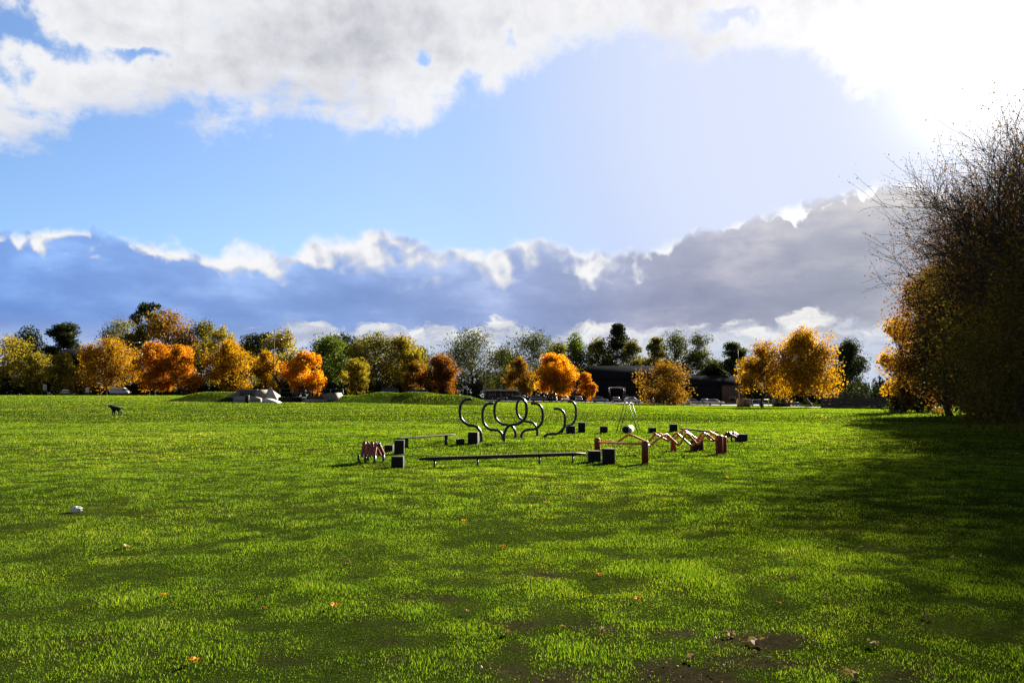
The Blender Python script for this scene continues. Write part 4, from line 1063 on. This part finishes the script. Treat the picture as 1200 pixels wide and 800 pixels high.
def hall():
    D = 224; xl, xr = at(694, 460, D).x, at(802, 460, D).x; g = Vector(((xl + xr) / 2, D, float(gz((xl + xr) / 2, D)) - .3))
    root = thing('hall', 'large black hall with steep dark roof behind the car park', 'building', g); h = (xr - xl) / 2
    zr = zof(720, 428.5, D + 7) - g.z; ze = zof(720, 443, D) - g.z
    gable_wall(root, CLAD, -h, h, 0, 14, 0, ze, zr); gable(root, 'roof', SLATE, -h, h, 0, 14, ze, zr)
    bbox_part('door', GREYP, root, -h * .35, -h * .35 + 2, -.08, .02, .3, 2.6)
    for k in range(4): opening(root, 'window', -h * .1 + k * 4, 0, 1.2, 1.6, 1.2, GLASS, GREYP)
    D = 220; xl, xr = at(803, 460, D).x, at(872, 460, D).x; g = Vector(((xl + xr) / 2, D, float(gz((xl + xr) / 2, D)) - .3)); h = (xr - xl) / 2
    root = thing('low_wing', 'lower hall wing with dark roof and brown brick wall', 'building', g)
    zr = zof(840, 440, D + 5) - g.z; ze = zof(840, 450, D) - g.z
    gable_wall(root, BRICK, -h, h, 0, 10, 0, ze, zr); gable(root, 'roof', SLATE, -h, h, 0, 10, ze, zr)
    bbox_part('dark_panel', CLAD, root, -h + .02, h * .25, -.05, .03, .3, ze - .3)
    opening(root, 'window', h * .6, 0, 1.3, 1.8, 1.2)
    D = 262; xl, xr = at(66, 460, D).x, at(104, 460, D).x; g = Vector(((xl + xr) / 2, D, float(gz((xl + xr) / 2, D)) - .3)); h = (xr - xl) / 2
    root = thing('house', 'house with dark gabled roof between far left trees', 'house', g)
    zr = zof(85, 409, D + 4) - g.z; ze = zof(85, 430, D) - g.z
    gable_wall(root, BRICK, -h, h, 0, 9, 0, ze, zr); gable(root, 'roof', SLATE, -h, h, 0, 9, ze, zr)
    for k in (-1, 1): opening(root, 'window', k * h * .5, 0, ze * .55, 1.3, 1.4)
    bbox_part('chimney', BRICK, root, h * .5, h * .5 + .8, 4.1, 4.9, zr - .6, zr + 1.0)
hall()
def flat_hut(name, label, px0, px1, D, top, bot, m, fasc=.0, depth=7, slats=0):
    xl, xr = at(px0, 460, D).x, at(px1, 460, D).x; g = Vector(((xl + xr) / 2, D, float(gz((xl + xr) / 2, D)) - .2)); h = (xr - xl) / 2
    zt = zof((px0 + px1) / 2, top, D) - g.z; zf = zof((px0 + px1) / 2, bot, D) - g.z
    root = thing(name, label, 'building', g)
    bbox_part('wall', m, root, -h + .5, h - .5, .5, depth, 0, zf + .02)
    bbox_part('roof', FASCIA, root, -h, h, 0, depth + .4, zf, zt, .03)
    bbox_part('door', GREYP, root, -.5, .5, .42, .52, .2, 2.2)
    for s in (-1, 1): opening(root, 'window', s * h * .5, .5, 1.0, min(1.8, h * .5), 1.0)
    for k in range(slats):
        x = -h + .2 + (2 * h - .4) * k / (slats - 1); bbox_part('post', ALU, root, x - .05, x + .05, .05, .15, 0, zf)
flat_hut('pavilion', 'low dark pavilion with pale roof edge behind the poles', 566, 608, 213, 456, 458, DWALL, slats=7)
flat_hut('hut', 'low flat roofed hut with pale fascia left of black hall', 661, 701, 215, 455.3, 457, DWALL)
flat_hut('clubhouse', 'long low building with bright white fascia at the right', 1008, 1062, 176, 459, 463, DWALL, depth=9)
flat_hut('annexe', 'small building with short white fascia left of the long one', 984, 1004, 180, 458, 460.2, DWALL)
def shelter():
    D = 208; g = stand(723, D); root = thing('shelter', 'open shelter with a pale curved roof before the black hall', 'shelter', g)
    hw = 9.5 / F * D; zt = zof(723, 453, D) - g.z
    pr = [(hw * math.cos(t), zt - .45 + .45 * math.sin(t)) for t in np.linspace(0, math.pi, 11)]
    mb = MB()
    V = [(x, y, z) for y in (-1.2, 1.2) for x, z in pr] + [(x * .97, y, z - .3) for y in (-1.2, 1.2) for x, z in pr]
    q = [(i, i + 1, 12 + i, 11 + i) for i in range(10)] + [(22 + i, 33 + i, 34 + i, 23 + i) for i in range(10)] + [(i, 22 + i, 23 + i, i + 1) for i in range(10)] + [(11 + i, 12 + i, 34 + i, 33 + i) for i in range(10)]
    mb.add(V, q); mb.build('roof', FASCIA, root, True)
    for x in (-hw * .9, hw * .9):
        for y in (-1.1, 1.1): mb = MB(); mb.tube([(x, y, -.1), (x, y, zt - .5)], .04, 8); mb.build('post', STEEL, root, True)
shelter()
def container(name, label, px0, px1, D, top, m, cat, rz=0):
    xl, xr = at(px0, 460, D).x, at(px1, 460, D).x; g = Vector(((xl + xr) / 2, D, float(gz((xl + xr) / 2, D)))); h = (xr - xl) / 2; zt = zof((px0 + px1) / 2, top, D) - g.z
    root = thing(name, label, cat, g, rz); mb = MB(); mb.box((0, 1.2, zt / 2), (2 * h, 2.4, zt)); n = int(h * 5)
    for k in range(n): mb.box((-h + .2 + (2 * h - .4) * k / max(1, n - 1), -.02, zt / 2), (.12, .06, zt * .86))
    mb.build('body', m, root); bbox_part('door', GREYP, root, h - 1.3, h - .2, -.09, -.055, .1, zt - .2); bbox_part('roof', m, root, -h - .03, h + .03, -.06, 2.43, zt, zt + .08)
container('storage_container', 'blue storage container behind the long grass bank', 481, 500, 205, 456.5, BLUEP, 'container')
container('storage_shed', 'grey shed behind the middle of the grass bank', 447, 466, 207, 454.5, GREYP, 'shed')
container('ticket_box', 'small tan cabin by the thin mast', 867, 879, 160, 467.3, TAN, 'cabin')
container('plant_box', 'dark green cabin behind the golden pair of trees', 909, 926, 166, 467, GREENST, 'cabin')

def skate():
    def piece(name, label, px0, px1, D, prof, m, depth, extra=None):
        a, b = at(px0, 465, D).x, at(px1, 465, D).x; g = Vector(((a + b) / 2, D, float(gz((a + b) / 2, D)))); h = (b - a) / 2
        root = thing(name, label, 'skate ramp', g, 0, 'concrete ramps of the skate park')
        P = [(-h + 2 * h * f, zof((px0 + px1) / 2, py, D) - g.z) for f, py in prof]
        P = [(P[0][0], -.15)] + P + [(P[-1][0], -.15)]
        mb = MB(); mb.prism(P, 0, depth); mb.build('ramp', m, root); 
        if extra: extra(root, h, g)
        return root
    D = 124
    def ex1(root, h, g):
        x0, x1 = at(281, 460, D).x - g.x, at(299, 460, D).x - g.x; z0, z1 = zof(290, 463.3, D) - g.z, zof(290, 457, D) - g.z
        bbox_part('painted_panel', TEAL, root, x0, x1, -.03, .03, z0, z1)
        bbox_part('coping', CONC, root, x0 - .6, x1 + .3, -.06, .5, z1, z1 + .12)
    piece('skate_bank', 'concrete bank with a dark painted panel behind the bin', 264, 311, D, [(0, 466.5), (.35, 456.8), (.78, 456.2), (1, 463)], CONCD, 8, ex1)
    piece('skate_wall', 'low pale concrete wall behind the black bin', 273, 305, 121.5, [(0, 468), (.1, 464.3), (.8, 464.8), (1, 467)], CONC, 1.2)
    g = stand(316.5, 125); zt = zof(316.5, 453.5, 125) - g.z
    root = thing('skate_pyramid', 'pale concrete pyramid at the middle of the skate park', 'skate ramp', g, .5, 'concrete ramps of the skate park')
    mb = MB(); mb.box((0, 0, zt / 2 - .1), (2.4, 2.4, zt + .2), 0, .12); mb.build('ramp', CONC, root, False, .03)
    mb = MB(); mb.box((0, 0, .12), (2.9, 2.9, .3), 0, .97); mb.build('base_slab', CONCD, root, False, .02)
    piece('skate_wedge', 'bright white wedge ramp at the front of the skate park', 307, 325, 119, [(0, 466.8), (.3, 467.2), (.75, 470), (1, 472)], WHITEP, 3)
    piece('shaded_wall', 'low dark stand-in for the shaded wall between the white wedge and right ramp', 326, 353, 124, [(0, 465), (.5, 464.6), (1, 465)], CLAD, 3)  # dark colour in place of the shade on a wall here
    def ex2(root, h, g):
        bbox_part('ledge', CONC, root, -h, h * .5, -.7, -.02, -.1, .42)
        x0 = -h * .65; bbox_part('painted_panel', simple('maroon_graffiti_paint', (.10, .04, .035), (.05, .03, .03), .7, scale=.8), root, x0, h * .25, -.04, .02, .45, .95)
    piece('skate_quarter_pipe', 'concrete quarter pipe at the right end of the skate park', 352, 395, 125, [(0, 466), (.45, 465.2), (.62, 462.2), (.76, 460.2), (.93, 460), (1, 466)], CONCD, 5, ex2)
skate()
def bin_():
    g = ground_at(289.5, 472.6); k = g.y / F
    root = thing('litter_bin', 'black litter bin standing in front of the skate park', 'bin', g)
    mb = MB(); mb.tube([(0, 0, -.05), (0, 0, 7.6 * k)], [2.3 * k, 2.5 * k], 14); mb.build('body', RUBBER, root, True)
    mb = MB(); mb.tube([(0, 0, 7.6 * k), (0, 0, 8.3 * k), (0, 0, 9.2 * k)], [2.7 * k, 2.6 * k, .9 * k], 14); mb.build('lid', STEEL, root, True)
bin_()
def mast(label, px, D, top, r, m, heads, name='lamp_post'):
    g = stand(px, D); H = zof(px, top, D) - g.z; root = thing(name, label, 'mast', g, 0, 'lamp posts and masts')
    mb = MB(); mb.tube([(0, 0, -.3), (0, 0, H * .5), (0, 0, H)], [r, r * .8, r * .55], 8); mb.build('pole', m, root, True)
    for dx, z, w in heads:
        mb = MB(); mb.tube([(0, 0, H + z - .1), (dx, 0, H + z)], .04, 6); a = mb.build('arm', m, root)
        mb = MB(); mb.box((dx, 0, H + z), (w, .5, .28), 0, .7); mb.build('lamp_head', LAMPG, a)
mast('tall dark mast rising beside the golden olive trees', 320, 206, 386, .14, TIMBERD, [(1.5, -2.6, 1.1)])
mast('pale floodlight mast behind the bent poles', 569, 168, 411, .075, GREYP, [(.35, -.1, .5)])
mast('thin mast left of the thin golden tree', 866, 164, 408, .08, ALU, [(.5, -.05, .5)])
mast('street lamp with white head before the tall pine', 165, 215, 401, .09, STEEL, [(-1.3, .0, 1.1)])
def goal():
    D = 158; g = stand(891, D); hw = 9.5 / F * D; H = zof(891, 468, D) - g.z
    root = thing('goal', 'small white goal frame behind the golden trees', 'goal', g)
    for s in (-1, 1): mb = MB(); mb.tube([(s * hw, 0, -.1), (s * hw, 0, H)], .06, 8); mb.build('goal_post', WHITEP, root, True)
    mb = MB(); mb.tube([(-hw - .05, 0, H), (hw + .05, 0, H)], .06, 8); mb.build('cross_bar', WHITEP, root, True)
goal()
def rail_fence(name, label, px0, px1, D, top, m, board=False, D1=None, n=None):
    D1 = D1 or D; a, b = stand(px0, D), stand(px1, D1); L = (b - a).length; c = (a + b) / 2
    root = thing(name, label, 'fence', c); H = zof((px0 + px1) / 2, top, (D + D1) / 2) - c.z; n = n or max(3, int(L / 3))
    rz = math.atan2(b.y - a.y, b.x - a.x)
    for k in range(n + 1):
        p = a.lerp(b, k / n) - c; p.z = float(gz(p.x + c.x, p.y + c.y)) - c.z
        mb = MB(); mb.box((p.x, p.y + (.06 if board else 0), p.z + H / 2 - .1), (.09, .09, H + .2)); mb.build('post', m, root)
    def run(z0, z1, t, nm):
        mb = MB(); s = 16
        P = [a.lerp(b, k / s) - c for k in range(s + 1)]
        V = []
        for p in P:
            zz = float(gz(p.x + c.x, p.y + c.y)) - c.z; ny = math.cos(rz) * t / 2; nx = -math.sin(rz) * t / 2
            V += [(p.x - nx, p.y - ny, zz + z0), (p.x - nx, p.y - ny, zz + z1), (p.x + nx, p.y + ny, zz + z1), (p.x + nx, p.y + ny, zz + z0)]
        q = [(i * 4 + k, i * 4 + (k + 1) % 4, i * 4 + 4 + (k + 1) % 4, i * 4 + 4 + k) for i in range(s) for k in range(4)] + [(0, 3, 2, 1), (s * 4, s * 4 + 1, s * 4 + 2, s * 4 + 3)]
        mb.add(V, q); mb.build(nm, m, root)
    if board:
        nb = 5
        for k in range(nb): run(H * k / nb + .03, H * (k + 1) / nb - .012, .03, 'board')
    else:
        run(H - .07, H, .06, 'rail'); run(H * .5, H * .5 + .06, .05, 'rail')
rail_fence('railing', 'thin pale metal railing behind the skate park', 328, 402, 196, 455.5, ALU)
rail_fence('fence', 'dark board fence before the white fascia buildings', 962, 1082, 136, 466, TIMBERD, True, 112)
rail_fence('fence', 'low dark paling fence along the hedge at the left', 190, 262, 206, 459.5, TIMBERD, True)
rail_fence('fence', 'dark fence along the front of the car park', 566, 640, 186, 464.5, STEEL, False, 186, 26)
def board(label, px, D, y0, y1, w, m):
    g = stand(px, D); root = thing('notice_board', label, 'sign', g, 0, 'notice boards along the path'); k = D / F
    z0, z1 = zof(px, y1, D) - g.z, zof(px, y0, D) - g.z
    bbox_part('panel', m, root, -w * k / 2, w * k / 2, -.05, .0, z0, z1, .01)
    for s in (-1, 1): mb = MB(); mb.tube([(s * w * k * .4, .04, -.1), (s * w * k * .4, .04, z1)], .04, 6); mb.build('post', ALU, root)
board('pale board among the hedge at the far left', 52, 205, 450.5, 457, 4.5, FASCIA)
board('white board left of the golden tree trunk', 102, 205, 454, 460, 4.5, WHITEP)
board('small white sign behind the rust topped tree', 545, 205, 452, 455, 6, FASCIA)
